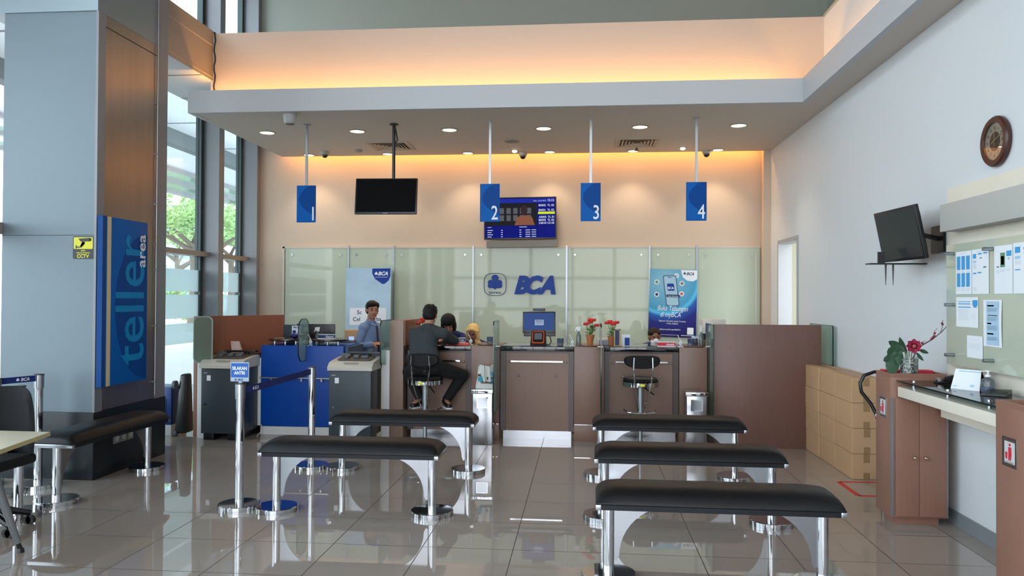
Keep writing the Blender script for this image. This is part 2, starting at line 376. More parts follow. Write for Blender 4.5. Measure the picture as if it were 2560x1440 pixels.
# door opening on the right, beyond the counters
m = MB(); m.box(RW - .015, RW + .165, 9.76, 9.81, 0, 2.39).box(RW - .015, RW + .165, 10.70, 10.75, 0, 2.39).box(RW - .014, RW + .164, 9.81, 10.70, 2.34, 2.389)
struct('door_1', m, mat('door_frame_paint', 'a3a6a8', .5))
m = MB(); m.box(3.9, 4.0, 9.2, 12.6, 0, 2.9).box(2.8, 4.0, 12.2, 12.3, 0, 2.9).box(2.8, 4.0, 9.2, 12.6, 2.8, 2.9).box(2.8, 4.0, 9.2, 12.6, -.1, 0)
struct('wall_corridor', m, mat('corridor_paint', 'b4b9a8', .6))
struct('trim_7', MB().box(3.88, 3.9, 9.2, 12.2, 1.98, 1.995).box(3.88, 3.9, 9.2, 12.2, 1.55, 1.57).box(3.1, 3.14, 11.2, 11.3, 0, 2.5), BEAMP)

# ================================================================ OUTSIDE
struct('ground_road', MB().box(-60, -5.35, -30, 90, -.3, -.12), mat('pale_asphalt', '9c9d9a', .8, var=.08, vscale=(1, 1, 1)))
CANM = mat('canopy_panel', 'c9d2d8', .35, .1)
m = MB(); m.box(-8.3, -5.4, 3, 26, 5.0, 5.1)
o = m.build('entrance_canopy', CANM); tag(o, 'white panelled canopy ceiling just outside the tall left windows', 'canopy')
MB().box(-8.55, -8.3, 3, 26, 4.70, 5.2).build('edge_beam', mat('canopy_beam', '39474a', .5), o)
m = MB()
for i in range(8): m.box(-8.3, -5.4, 4 + 2.6 * i, 4.03 + 2.6 * i, 4.99, 5.0)
m.build('panel_joint', mat('joint_grey', '7c868c', .5), o)
o = tag(MB().box(-11.6, -9.4, 3, 29.5, 5.25, 5.35).build('outer_canopy', CANM), 'pale outer canopy slab beyond the entrance canopy beam', 'canopy')
m = MB()
for i in range(11): m.box(-14.2, -11.6, 4 + 2.3 * i, 6.2 + 2.3 * i, 5.25, 5.27)
m.build('glass_roof', glass('roof_glass', '9fb6ac', opac=.4, opcol='a9bdb4', rough=.1), o)
m = MB()
for x in (-11.62, -12.9, -14.2): m.box(x - .06, x + .06, 3, 29.5, 5.15, 5.25)
m.build('purlin', ALUD, o)
LEAF = mat('tree_leaves', '86a868', .6, var=.35, vscale=(3, 3, 3))
LEAFD = mat('hedge_leaves', '86a85e', .6, var=.35, vscale=(3, 3, 3))
BARK = mat('bark', '6a6258', .8)
def leaves(mb, c, r, n, s):
    for _ in range(n):
        while True:
            q = Vector((random.uniform(-1, 1), random.uniform(-1, 1), random.uniform(-1, 1)))
            if .25 < q.length < 1: break
        p = Vector(c) + Vector((q.x * r[0], q.y * r[1], q.z * r[2])); a = Vector((random.gauss(0, 1), random.gauss(0, 1), random.gauss(0, .6))).normalized(); b = a.orthogonal().normalized()
        k = s * random.uniform(.6, 1.3)
        mb.faces([p - a * k, p + b * k * .5, p + a * k, p - b * k * .5], [(0, 1, 2, 3)])
def tree(x, y, h, spread, lab, n=5200):
    t = thing('shade_tree', lab, 'tree', (x, y, -.12), group='trees outside the left windows')
    m = MB(); m.tube([(x, y, -.12), (x + .1, y, h * .35), (x - .1, y + .1, h * .6)], [.3, .22, .16], 10)
    for k in range(7):
        a = k * .9; m.tube([(x, y, h * (.42 + .03 * k)), (x + math.cos(a) * spread * .45, y + math.sin(a) * spread * .45, h * (.62 + .02 * k)), (x + math.cos(a) * spread * .85, y + math.sin(a) * spread * .85, h * .74)], [.12, .07, .03], 6)
    m.build('trunk', BARK, t)
    m = MB()
    for k in range(11):
        a = k * 2.4; q = spread * (.15 + .07 * k)
        leaves(m, (x + math.cos(a) * q, y + math.sin(a) * q, h * (.68 + .28 * random.random())), (spread * .42, spread * .42, h * .07), n // 11, .125)
    m.build('foliage', LEAF, t, smooth=False)
tree(-18.7, 35.5, 7.0, 4.4, 'green spreading tree seen through the window nearest the column')
tree(-22.5, 47.5, 7.2, 4.6, 'green layered tree seen through the narrower window by the back wall')
tree(-33, 60, 8.5, 6, 'farther pale green tree behind the two nearer street trees', 1500)
m = MB()
for i in range(30): leaves(m, (-22 - i * .6, 44 + i * .4, .9 + random.random() * 1.6), (1.0, .8, 1.0), 110, .14)
tag(m.build('hedge', LEAFD, smooth=False), 'dense green shrubs along the far side of the road', 'hedge')
o = tag(MB().box(-16, -15.6, 20, 60, -.12, .12).build('kerb', mat('kerb_white', 'd9dcda', .7)), 'white painted kerb along the road outside', 'kerb')
for (x, y, wd, dp, h, lab, colr) in ((-46, 78, 8, 6, 24, 'pale blue glass tower far behind the trees', '9db9c8'), (-33, 84, 8, 6, 11, 'low pale grey office block behind the trees', 'b9c2c6')):
    t = thing('office_building', lab, 'building', (x, y, -.12))
    MB().box(x - wd / 2, x + wd / 2, y - dp / 2, y + dp / 2, -.12, h).build('facade', mat('facade' + colr, colr, .4), t)
    m = MB()
    for k in range(int(h / 2.2)): m.box(x - wd / 2 - .02, x + wd / 2 + .02, y - dp / 2 - .05, y + dp / 2 + .02, 1.2 + k * 2.2, 2.1 + k * 2.2)
    m.build('window_band', mat('far_glazing', '6f93a8', .1), t)

# ================================================================ CEILING FITTINGS
EMW = mat('lamp_diffuser', 'ffffff', .5, emit='fff2d6', es=7)
ORD = ['first', 'second', 'third', 'fourth', 'fifth', 'sixth']
ld = bpy.data.lights.new('downlight_beam', 'SPOT'); ld.energy = 34; ld.spot_size = 1.75; ld.spot_blend = .8; ld.color = (1, .86, .68); ld.shadow_soft_size = .08
ld2 = bpy.data.lights.new('downlight_beam_back', 'SPOT'); ld2.energy = 24; ld2.spot_size = 1.7; ld2.spot_blend = .6; ld2.color = (1, .80, .58); ld2.shadow_soft_size = .06
proto = thing('downlight', 'x', 'ceiling light')
MB().lathe([(.085, 0), (.108, 0), (.108, -.006), (.092, -.012), (.085, -.004)], seg=36).build('trim_ring', mat('lamp_ring', '9c9488', .4), proto)
MB().cyl((0, 0, -.002), (0, 0, -.006), .086, seg=36).build('diffuser', EMW, proto)
lo = bpy.data.objects.new('lamp', ld); C.objects.link(lo); lo.parent = proto; lo.location = (0, 0, -.02)
first = True
for row, (Y, nm) in enumerate(((9.49, 'front'), (11.03, 'back'))):
    for i in range(6):
        x = (-4.03 + 1.18 * i) if row == 0 else (-4.04 + 1.186 * i)
        L = '%s recessed round downlight from the left in the %s row of six' % (ORD[i], nm)
        if first: o = proto; proto.location = (x, Y, 3.70); o['label'] = L; first = False
        else: o = dup(proto, (x, Y, 3.70), 0, L)
        o['group'] = 'recessed downlights in the low ceiling'
        if row:
            for ch in o.children:
                if ch.type == 'LIGHT': ch.data = ld2
                ch.scale = (.8, .8, 1) if ch.type == 'MESH' else ch.scale
spotp = thing('spotlight', 'small lit recessed spotlight in the ceiling between signs 2 and 3', 'ceiling light', (-.976, 10.9, 3.7), group='small ceiling spotlights')
MB().lathe([(.035, 0), (.062, 0), (.062, -.006), (.035, -.01)], (-.976, 10.9, 3.7), 24).build('trim_ring', HAIRSTEEL, spotp)
MB().sph((-.976, 10.9, 3.685), (.035, .035, .02)).build('bulb', EMW, spotp)
dup(spotp, (1.378, 10.86, 3.7), 0, 'small lit recessed spotlight in the ceiling just left of sign 4')
def vent(cx, lab):
    t = thing('ceiling_vent', lab, 'air vent', (cx, 10.45, 3.7), group='square ceiling air vents')
    w_ = .29; m = MB()
    m.ring(Fr((cx, 10.45, 3.7), (1, 0, 0), (0, -1, 0)), [(-w_, -w_), (w_, -w_), (w_, w_), (-w_, w_)], [(-w_ + .035, -w_ + .035), (w_ - .035, -w_ + .035), (w_ - .035, w_ - .035), (-w_ + .035, w_ - .035)], 0, .014)
    m.build('frame', mat('vent_frame', 'b3a999', .5), t)
    MB().box(cx - .26, cx + .26, 10.19, 10.71, 3.697, 3.699).build('backing', mat('vent_dark', '2e2823', .8), t)
    sm = mat('vent_slat', 'b8ab98', .5)
    for side in range(4):
        a = side * PI / 2; F = Fr((cx, 10.45, 3.7), (math.cos(a), math.sin(a), 0), Vector((math.cos(a), math.sin(a), 0)).cross(Vector((0, 0, 1))))
        m = MB()
        for k in range(1, 6):
            q = .045 * k
            m.hexa([F.p(s1 * q, q + dd, c) for c, dd in ((.002, 0), (.012, .016)) for s1, _ in ((-1, 0), (1, 0))] [:0] or [F.p(-q, q, .002), F.p(q, q, .002), F.p(q, q + .006, .002), F.p(-q, q + .006, .002), F.p(-q, q + .02, .014), F.p(q, q + .02, .014), F.p(q, q + .026, .014), F.p(-q, q + .026, .014)])
        m.build('slat', sm, t)
vent(-2.66, 'square ceiling air vent above the blank hanging television'); vent(.72, 'square ceiling air vent between signs 3 and 4')
t = thing('ceiling_ring', 'flat round disc detector on the ceiling between signs 2 and 3', 'smoke detector', (-.957, 10.26, 3.7))
MB().lathe([(.1, 0), (.1, -.01), (.06, -.02), (.0, -.02)], (-.957, 10.26, 3.7)).build('housing', mat('detector_grey', '8c857b', .5), t)
t = thing('sprinkler', 'small dark sprinkler head hanging below the right ceiling vent', 'sprinkler', (.74, 10.8, 3.7))
MB().cyl((.74, 10.8, 3.7), (.74, 10.8, 3.66), .012).cyl((.74, 10.8, 3.66), (.74, 10.8, 3.652), .03).build('head', mat('sprinkler_brown', '3c1c14', .5), t)
t = thing('speaker', 'white drum-shaped loudspeaker under the front edge of the low ceiling', 'loudspeaker', (-3.36, 8.55, 3.7))
MB().lathe([(.075, 0), (.078, -.02), (.066, -.10), (.056, -.115)], (-3.36, 8.55, 3.7)).build('housing', mat('speaker_grey', 'a3a4a3', .5), t)
MB().cyl((-3.36, 8.55, 3.586), (-3.36, 8.55, 3.578), .045).build('grille', mat('speaker_brown', '6b5d55', .6), t)
t = thing('smoke_detector', 'small round smoke detector left of the left ceiling vent', 'smoke detector', (-3.195, 10.71, 3.7))
MB().lathe([(.055, 0), (.055, -.015), (.035, -.035), (.02, -.037)], (-3.195, 10.71, 3.7)).build('housing', mat('detector_body', '9d968d', .5), t)
def dome(x, y, lab):
    t = thing('dome_camera', lab, 'security camera', (x, y, 3.7), group='dome cameras on the ceiling')
    MB().lathe([(.062, 0), (.062, -.02), (.05, -.05)], (x, y, 3.7)).build('mount', mat('camera_grey', 'a59d93', .4), t)
    MB().sph((x, y, 3.648), (.044, .044, .044)).build('dome', BLACKTOP, t)
dome(-3.72, 10.8, 'dark dome camera on the ceiling between sign 1 and the blank television')
dome(-.87, 11.08, 'dark dome camera on the ceiling above the logo')
dome(1.742, 11.1, 'dark dome camera on the ceiling beside sign 4')
m = MB(); z = 4.73
m.tube([(-4.37, 8.75, 4.74)] + [(-4.37 + .01 * math.sin(i * 1.7), 8.75, 4.7 - i * .06) for i in range(13)], .008, 6)
tag(m.build('cable', BLACK), 'black cable running down the left end of the cove', 'cable')
m = MB(); m.tube([(-4.205, 7.25, .62), (-4.205, 7.25, 2.2), (-4.205, 7.25, 4.2), (-4.205, 7.25, 6.4)], .006, 6)
for z in (.75, 1.3, 1.85, 2.1, 2.5, 3, 3.5): m.box(-4.222, -4.198, 7.235, 7.265, z, z + .012)
tag(m.build('cable', HAIRSTEEL), 'thin grey cable clipped down the side of the metal column', 'cable')

# numbered hanging signs
def hsign(x, n, lab):
    t = thing('hanging_sign', lab, 'sign', (x, 9.1, 3.7), group='numbered counter signs')
    MB().box(x - .014, x + .014, 9.09, 9.11, 2.95, 3.7).box(x - .03, x + .03, 9.07, 9.13, 3.69, 3.7).build('rod', HAIRSTEEL, t)
    MB().box(x - .117, x + .117, 9.09, 9.11, 2.505, 2.955).build('plate', SIGNB, t)
    F = XF(x, 9.09, 2.73)
    pts = [(-.085 + .19 * (1 - math.cos(a)) * .55, .225 - .45 * (i / 16)) for i, a in enumerate([PI * (k / 16 - .5) for k in range(17)])]
    pts = [(-.09 + .20 * abs(k / 8 - .75) ** 2.0 * 1.2, .223 - .446 * k / 16) for k in range(17)]
    MB().prism(F, [(.117, .223)] + [(p_[0] if p_[0] < .117 else .117, p_[1]) for p_ in pts[:15]] + [(.117, -.19)], .0005, .0015).build('arc_graphic', SIGND, t)
    MB().text(F, .098, -.2, .003, str(n), .235, bold=.008, xs=.74, align='r').build('numeral', WLET, t)
for x, n in ((-3.362, 1), (-1.108, 2), (.088, 3), (1.312, 4)): hsign(x, n, 'blue hanging sign with white number %d' % n)

# televisions
def tv(name, lab, F, w_, h_, dep, mats=None):
    t = thing(name, lab, 'television', F.o)
    MB().fbox(F, -w_ / 2, w_ / 2, -h_ / 2, h_ / 2, -dep, 0, .006).build('housing', BLACK, t)
    MB().fbox(F, -w_ / 2 + .015, w_ / 2 - .015, -h_ / 2 + .02, h_ / 2 - .015, 0, .001).build('screen', mats or mat('dark_screen', '040506', .12, spec=.2), t)
    return t
F = Fr((-2.36, 9.05, 2.815), (1, .035, 0), (0, .16, 1)); F.u = (F.u - F.r * F.u.dot(F.r)).normalized(); F.n = F.r.cross(F.u)
t = tv('hanging_television', 'blank black television hanging on a black ceiling pole', F, .75, .44, .05)
MB().fbox(F, -.03, .03, -.217, -.210, .001, .003).build('maker_badge', HAIRSTEEL, t)
MB().cyl((-2.29, 9.14, 3.7), (-2.29, 9.14, 2.8), .02).cyl((-2.29, 9.14, 3.7), (-2.29, 9.14, 3.68), .05).box(-2.34, -2.24, 9.09, 9.14, 2.72, 2.92).build('pole', BLACK, t)
m = MB(); m.tube([(-2.27, 9.12, 3.66), (-2.24, 9.12, 3.5), (-2.27, 9.12, 3.45)], .01, 6); m.build('cable', BLACK, t)
# information screen on the back wall
F = Fr((-.92, 11.22, 2.765), (1, 0, .012), (-.012, .03, 1)); F.n = F.r.cross(F.u)
t = tv('information_television', 'lit blue information television mounted above the logo', F, 1.065, .62, .06, mat('screen_navy', '02030c', .4, spec=.05, emit='08148a', es=.45))
E = lambda nm, h, s: mat('screen_' + nm, '040404', .4, spec=.1, emit=h, es=s * .66)
MB().fbox(F, -.51, .51, .225, .285, .001, .002).build('top_bar', E('bar', '1428b4', .7), t)
MB().fbox(F, -.51, .25, -.11, .222, .001, .002).build('video_image', E('video', '15161e', .5), t)
m = MB()
for k in range(5): 
    for j in range(2): m.fbox(F, -.30 + k * .1, -.235 + k * .1, -.01 + j * .105 - .03, .075 + j * .105 - .03, .002, .003)
m.build('video_drums', E('drum', '7d7f86', .45), t)
m = MB(); m.prism(F, circ(.06, .115, .05, .075, 18), .0035, .0045); m.build('video_head', E('head', '3d2430', .6), t)
MB().prism(F, [(-.08, -.105), (-.05, 0), (.0, .035), (.1, .04), (.18, .01), (.215, -.105)], .0035, .0045).build('video_shoulders', E('shoulder', 'a5674a', .6), t)
MB().fbox(F, .265, .51, .055, .09, .001, .002).build('yellow_bar', E('yellow', 'd8e832', .9), t)
m = MB()
for z_, a, b in ((.19, 'B0002', 'TL 02'), (.12, 'B0001', 'TL 02'), (.018, 'A0005', 'TL 01'), (-.026, 'B0002', 'TL 02'), (-.07, 'C0010', 'CS 03')):
    MB().text(F, .275, z_ - .02, .003, a, .042, bold=.02, align='l').text(F, .50, z_ - .02, .003, b, .042, bold=.02, align='r').build('queue_row', E('text', 'dfe6f4', .8), t)
m.text(F, .50, .243, .003, '12.12', .045, bold=.02, align='r'); m.build('time_text', E('text', 'dfe6f4', .8), t); m = MB(); m.text(F, .38, .243, .003, 'Rabu, 16 Jul 2025', .026, align='r'); m.build('date_text', E('text', 'dfe6f4', .8), t); m = MB()
for k in range(4):
    m.fbox(F, -.48, -.40 - .02 * (k % 2), -.18 - .032 * k, -.17 - .032 * k, .002, .003); m.fbox(F, -.28, -.255, -.18 - .032 * k, -.17 - .032 * k, .002, .003)
    m.fbox(F, -.01, .02, -.18 - .032 * k, -.17 - .032 * k, .002, .003); m.fbox(F, .08, .15, -.18 - .032 * k, -.17 - .032 * k, .002, .003); m.fbox(F, .17, .235, -.18 - .032 * k, -.17 - .032 * k, .002, .003); m.build('rate_row', E('text', 'dfe6f4', .8), t); m = MB()
m.fbox(F, -.48, -.42, -.135, -.128, .002, .003).fbox(F, -.01, .1, -.135, -.126, .002, .003)
m.build('rate_heading', E('text', 'dfe6f4', .8), t)
MB().fbox(F, -.50, .54, -.42, -.325, -.10, -.03).build('wall_bracket', mat('bracket_beige', '8c8478', .5), t)

# ================================================================ BACK WALL: green glass panels, logo, posters
XS = [-4.53, -3.53, -2.832, -1.628, -.238, .969, 1.647, 2.55]
for i in range(7):
    a, b = XS[i] + .012, XS[i + 1] - .012
    t = thing('wall_panel', ['leftmost wide', 'narrow left (behind the easel poster)', 'wide third', 'wide central (carrying the logo)', 'wide fifth', 'narrow right (behind the dark blue poster)', 'rightmost wide'][i] + ' pale green glass wall panel', 'wall panel', ((a + b) / 2, 11.37, .4), group='pale green glass panels along the back wall')
    MB().box(a, b, 11.355, 11.365, .4, 2.335).build('glass_sheet', BACKP, t)
    for x in (a + .11, b - .11): MB().cyl((x, 11.355, 2.235), (x, 11.342, 2.235), .014).build('fixing_bolt', STEEL, t)
m = MB()
for x in XS[1:-1]: m.box(x - .012, x + .012, 11.34, 11.40, .4, 2.37)
struct('trim_8', m, HAIRSTEEL)
struct('trim_9', MB().box(XS[0] - .03, XS[-1], 11.35, 11.40, 2.336, 2.36).box(XS[0] - .035, XS[0], 11.35, 11.4, .4, 2.36).box(2.60, 2.63, 11.3, 11.4, .4, 2.42), mat('trim_white', 'c9c0b2', .5))
# logo
F = XF(-1.297, 11.335, 1.795)
t = thing('bank_logo', 'blue clover emblem and BCA letters on the central glass panel', 'logo', F.o)
def sq(r, n=40, e=3.2): return [(r * math.copysign(abs(math.cos(2 * PI * i / n)) ** (2 / e), math.cos(2 * PI * i / n)) , 1.0 * r * math.copysign(abs(math.sin(2 * PI * i / n)) ** (2 / e), math.sin(2 * PI * i / n))) for i in range(n)]
MB().ring(F, sq(.168), sq(.161), -.01, .004).build('emblem_ring', NAVY, t)
m = MB(); clover(m, F, 0, .02, -.005, .135, .02); m.build('emblem_clover', LOGOB, t)
m = MB().text(F, 0, -.135, .004, 'GRUP BCA', .038, bold=.02); m.build('emblem_text', NAVY, t)
m = MB()
for k_, (ch_, a_) in enumerate((('B', .40), ('C', .585), ('A', .765))): MB().text(F, a_, -.125, .0015 * k_, ch_, .345, bold=.058, shear=.30, xs=.92, ex=.03).build('letter', LOGOB, t)
# easel poster (left): the cartoon figure on it is left out
F = Fr((-3.11, 10.95, 1.44), (1, 0, .012), (-.006, .06, 1)); F.n = F.r.cross(F.u)
t = thing('easel_poster', 'pale blue poster standing behind the man in the blue shirt', 'poster', (-3.11, 10.95, 0))
pm = mat('poster_pale', 'b4cee4', .55, spec=.15, var=.35, vscale=(1.3, 1.3, 2.2))
MB().fbox(F, -.335, .335, -.585, .585, -.008, 0).build('sheet', pm, t)
MB().prism(F, [(.055, .575), (.325, .575), (.325, .46), (.30, .40), (.25, .355), (.21, .345), (.10, .42), (.055, .50)], .001, .002).build('badge', LOGOB, t)
m = MB().text(F, .215, .475, .003, 'BCA', .075, bold=.04, shear=.3); clover(m, F, .115, .50, .003, .03); m.fbox(F, .1, .29, .445, .45, .002, .003)
m.build('badge_text', WLET, t)
MB().prism(F, rrect(-.27, .27, -.245, .0, .02), .001, .002).build('caption_box', WLET, t)
for a_, b_, w_, al in ((-.16, -.09, 'Sc', 'l'), (.16, -.09, 'ntuk', 'r'), (-.22, -.19, 'Cel', 'l'), (.20, -.19, 'rba', 'r')): MB().text(F, a_, b_, .003, w_, .08, bold=.015, align=al).build('caption_word', NAVY, t)
m = MB()
for s_ in (-1, 1): m.cyl((-3.11 + s_ * .30, 10.97, 0), (-3.11 + s_ * .1, 11.0, 1.9), .012)
m.cyl((-3.11, 11.2, 0), (-3.11, 11.02, 1.8), .012); m.box(-3.45, -2.77, 10.90, 10.97, .82, .845)
m.build('easel', HAIRSTEEL, t)
# hanging poster (right)
F = Fr((1.30, 11.31, 1.53), (1, 0, -.03), (.03, .01, 1)); F.n = F.r.cross(F.u)
t = thing('wall_poster', 'dark blue and teal Buka Tabungan poster on the right glass panels', 'poster', F.o)
m = MB(); m.fbox(F, -.34, .34, -.49, .49, -.004, 0); 
pm2 = bpy.data.materials.new('poster_gradient'); pm2.use_nodes = True; n = pm2.node_tree; b = n.nodes['Principled BSDF']; b.inputs['Roughness'].default_value = .55; b.inputs['Specular IOR Level'].default_value = .15
tcn = n.nodes.new('ShaderNodeTexCoord'); mp = n.nodes.new('ShaderNodeMapping'); gr = n.nodes.new('ShaderNodeTexGradient'); gr.gradient_type = 'SPHERICAL'; rp = n.nodes.new('ShaderNodeValToRGB')
n.links.new(tcn.outputs['Object'], mp.inputs[0]); n.links.new(mp.outputs[0], gr.inputs[0]); n.links.new(gr.outputs[0], rp.inputs[0]); n.links.new(rp.outputs[0], b.inputs['Base Color'])
mp.inputs['Scale'].default_value = (1.15, 1, 1.15); mp.inputs['Location'].default_value = (.13, 0, -.38)
el = rp.color_ramp.elements; el[0].position = 0; el[0].color = rgb('241c5c'); el[1].position = 1; el[1].color = rgb('8fc0d4')
for ps, cc in ((.28, '2a2f7c'), (.40, '2f5fae'), (.45, '5fc3ea'), (.5, '4b9cc4')): e_ = el.new(ps); e_.color = rgb(cc)
m.build('sheet', pm2, t)
MB().prism(F, [(.10, .485), (.335, .485), (.335, .36), (.28, .325), (.2, .33), (.13, .38)], .001, .002).build('badge', WLET, t)
m = MB().text(F, .235, .415, .003, 'BCA', .055, bold=.03, shear=.3); clover(m, F, .155, .435, .003, .022)
m.prism(F, rrect(-.10, .10, .085, .125, .02), .006, .007)
m.build('badge_text', NAVY, t)
Fp = Fr(F.p(-.03, .18, .002), (1, 0, -.0), (-.12, 0, 1)); Fp.n = Fp.r.cross(Fp.u)
MB().prism(Fp, rrect(-.095, .095, -.225, .225, .03), 0, .003).build('phone_frame', mat('phone_frame', '27506e', .3), t)
MB().prism(Fp, rrect(-.083, .083, -.212, .212, .024), .003, .004).build('phone_screen', mat('phone_screen', '9cc0d2', .3), t)
MB().prism(Fp, rrect(-.05, .05, -.0, .105, .015), .004, .005).fbox(Fp, -.025, .025, .19, .2, .004, .005).build('app_icon', LOGOB, t)
m = MB().text(Fp, 0, .025, .0055, 'BCA', .045, bold=.03).text(F, 0, .093, .008, 'Buka Rekening', .024)
m.build('icon_text', WLET, t); m = MB()
m.text(F, 0, -.11, .003, 'Buka Tabungan', .105, bold=.0, shear=.3, xs=.68).text(F, -.03, -.20, .003, 'di myBCA', .105, bold=.0, shear=.3, xs=.68); m.build('poster_title', WLET, t); m = MB()
m.text(F, .0, -.27, .003, 'Nyaman Transaksi sampai Investasi', .034, shear=.05, xs=.8).text(F, .0, -.305, .003, 'di Satu Aplikasi', .034, shear=.05, xs=.8).text(F, -.03, -.39, .003, '#NyamananDenganMyBCA', .027, bold=.01)
m.fbox(F, -.3, .1, -.462, -.458, .001, .002).fbox(F, .13, .32, -.465, -.457, .001, .002)
m.build('poster_footer', WLET, t)
MB().prism(F, rrect(.215, .305, -.445, -.345, .008), .001, .002).build('white_square', WLET, t)
for (a, b_, c_) in ((-.24, .30, PGREEN), (.04, .40, PBLUE), (.12, .29, mat('icon_gold', '7a7352', .5)), (.12, .14, mat('icon_red', 'c65a4a', .5)), (-.235, .12, NAVY)):
    MB().prism(F, circ(a, b_, .036, n=20), .001, .002).build('icon_disc', WLET, t); MB().prism(F, circ(a, b_, .022, n=16), .003, .004).build('icon_symbol', c_, t)

# ================================================================ TELLER COUNTERS
def desk(x0, x1, Y, lab):
    t = thing('teller_desk', lab, 'counter', ((x0 + x1) / 2, Y, 0), group='black topped teller desks')
    MB().box(x0 + .003, x1 - .003, Y - .02, Y + .72, 1.0, 1.05, .004).build('desktop', BLACKTOP, t)
    MB().box(x0 + .003, x0 + .063, Y, Y + .7, .1, .998).box(x1 - .063, x1 - .003, Y, Y + .7, .1, .998).box(x0 + .063, x1 - .063, Y + .02, Y + .05, .93, .998).build('side_frame', WOODD, t)
    MB().box(x0 + .066, x1 - .066, Y + .012, Y + .04, .1, .975).build('front_panel', WOOD, t)
    MB().box(x0 + .03, x1 - .03, Y + .06, Y + .075, .0, .1).build('kickplate', STEEL, t)
    m = MB().box(x0 + .125, x1 - .125, Y - .045, Y - .03, .876, .892)
    for x in (x0 + .16, x1 - .16): m.cyl((x, Y + .02, .884), (x, Y - .03, .884), .007)
    m.build('footrail', CHROME, t)
    for x, z in ((x0 + .09, .875), (x1 - .09, .875), (x0 + .21, .72), (x1 - .21, .72)):
        MB().cyl((x, Y + .012, z), (x, Y - .004, z), .008).sph((x, Y - .008, z), .012).build('knob', CHROME, t)
def block(x0, x1, Y, lab):
    t = thing('counter_block', lab, 'counter', ((x0 + x1) / 2, Y, 0), group='laminate blocks between the teller desks')
    MB().box(x0, x1, Y, Y + .76, .19, 1.052, .002).box(x0, x1, Y, Y + .76, 0, .178, .002).build('body', WOOD, t)
    MB().box(x0 + .004, x1 - .004, Y - .003, Y + .5, .179, .189).build('inlay_strip', CHROME, t)
D1, D2, D3 = 8.62, 8.67, 8.73
desk(-1.985, -1.25, D1, 'black topped teller desk where the customer sits')
block(-1.248, -.93, D1 - .03, 'laminate counter block behind the bin with the tote bag')
desk(-.928, -.095, D2, 'black topped teller desk carrying the card terminal')
block(-.093, .24, D2 - .03, 'laminate counter block under the left pot of red flowers')
desk(.243, 1.07, D3, 'black topped teller desk with the closed sign')
block(1.072, 1.375, D3 - .03, 'laminate counter block behind the right bin')
# left pier beside desk 1
t = thing('counter_pier', 'tall laminate pier left of the seated customer', 'counter', (-2.08, 8.55, 0))
MB().box(-2.16, -2.005, 8.5, 9.35, 0, 1.335, .002).build('body', WOODL, t)
MB().box(-2.004, -1.99, 8.52, 9.35, 1.05, 1.335).build('inner_lining', WOODR, t)
def glass_post(x, Y, lab, gz0, gz1, xa, xb, fr):
    t = thing('screen_post', lab, 'divider', (x, Y, 0), group='white posts holding glass screens')
    MB().box(x - .045, x + .045, Y, Y + (.14 if x < -3 else .3), 0, 1.0, .002).build('post', WHITE, t)
    return t
t = glass_post(-2.206, 8.5, 'white post with a dark edged rounded glass screen beside the pier', 0, 0, 0, 0, GLG)
F = Fr((-2.215, 8.28, 0), (0, 1, 0), (0, 0, 1))
MB().prism(F, rrect(0, .5, .85, 1.34, .07), 0, .01).build('glass_screen', GLG, t)
MB().ring(F, rrect(-.003, .503, .847, 1.343, .07), rrect(.004, .496, .854, 1.336, .066), -.001, .011).build('glass_edge', EDGE, t)
t = glass_post(-4.288, 8.34, 'white post with a frosted rounded glass screen at the far left counter', 0, 0, 0, 0, FROST)
F = XF(-4.24, 8.3, 0)
MB().prism(F, rrect(-.115, .105, .85, 1.37, .06), 0, .012).build('glass_screen', FROST, t)
MB().ring(F, rrect(-.118, .108, .847, 1.373, .06), rrect(-.108, .098, .857, 1.363, .055), -.001, .013).build('glass_edge', mat('pale_glass_edge', '9fb3a8', .2), t)
def fin(x, y0, y1, z0, z1, lab, r=.05):
    t = thing('glass_divider', lab, 'glass divider', (x, y0, z0), group='glass dividers at the counters')
    F = Fr((x, 0, 0), (0, 1, 0), (0, 0, 1))
    MB().prism(F, rrect(y0, y1, z0, z1, r), -.005, .005).build('glass_sheet', GLG, t)
    MB().ring(F, rrect(y0 - .003, y1 + .003, z0 - .003, z1 + .003, r), rrect(y0 + .004, y1 - .004, z0 + .004, z1 - .004, r * .95), -.0055, .0055).build('glass_edge', EDGE, t)
    MB().cyl((x - .03, y1 - .12, 1.06), (x + .03, y1 - .12, 1.06), .014).build('clamp', CHROME, t)
fin(-.94, 8.1, 8.62, .36, 1.345, 'glass divider right of the tote bag bin')
fin(.194, 8.1, 8.68, .08, 1.33, 'glass divider between the two pots of red flowers')
fin(-3.19, 8.42, 8.75, .86, 1.345, 'rounded glass divider over the blue counter', .12)
fin(1.395, 8.4, 8.9, .02, 1.32, 'glass divider left of the big brown partition', .02)
fin(2.60, 8.3, 9.1, .9, 1.32, 'glass divider right of the big brown partition by the wall', .02)
MB_ = MB().box(1.41, 2.535, 8.47, 8.51, 0, 1.322, .002); t = MB_.build('partition_panel', WOODD if 0 else mat('partition_laminate', '6b4c43', .38, var=.13, vscale=(90, 90, 3)))
tag(t, 'big plain brown partition panel right of the right bin', 'partition')
# left partition (runs back to the wall)
t = thing('partition_screen', 'reddish brown partition behind the left cash machine', 'partition', (-4.37, 8.46, 0))
F = Fr((-4.36, 8.5, 0), (.596, .90, 0), (0, 0, 1)); MB().fbox(F, 0, 1.08, 0, 1.37, -.02, .02).build('panel', WOODR, t)
MB().box(-4.42, -4.335, 8.42, 8.5, 0, 1.37, .002).build('end_post', WOODC, t)
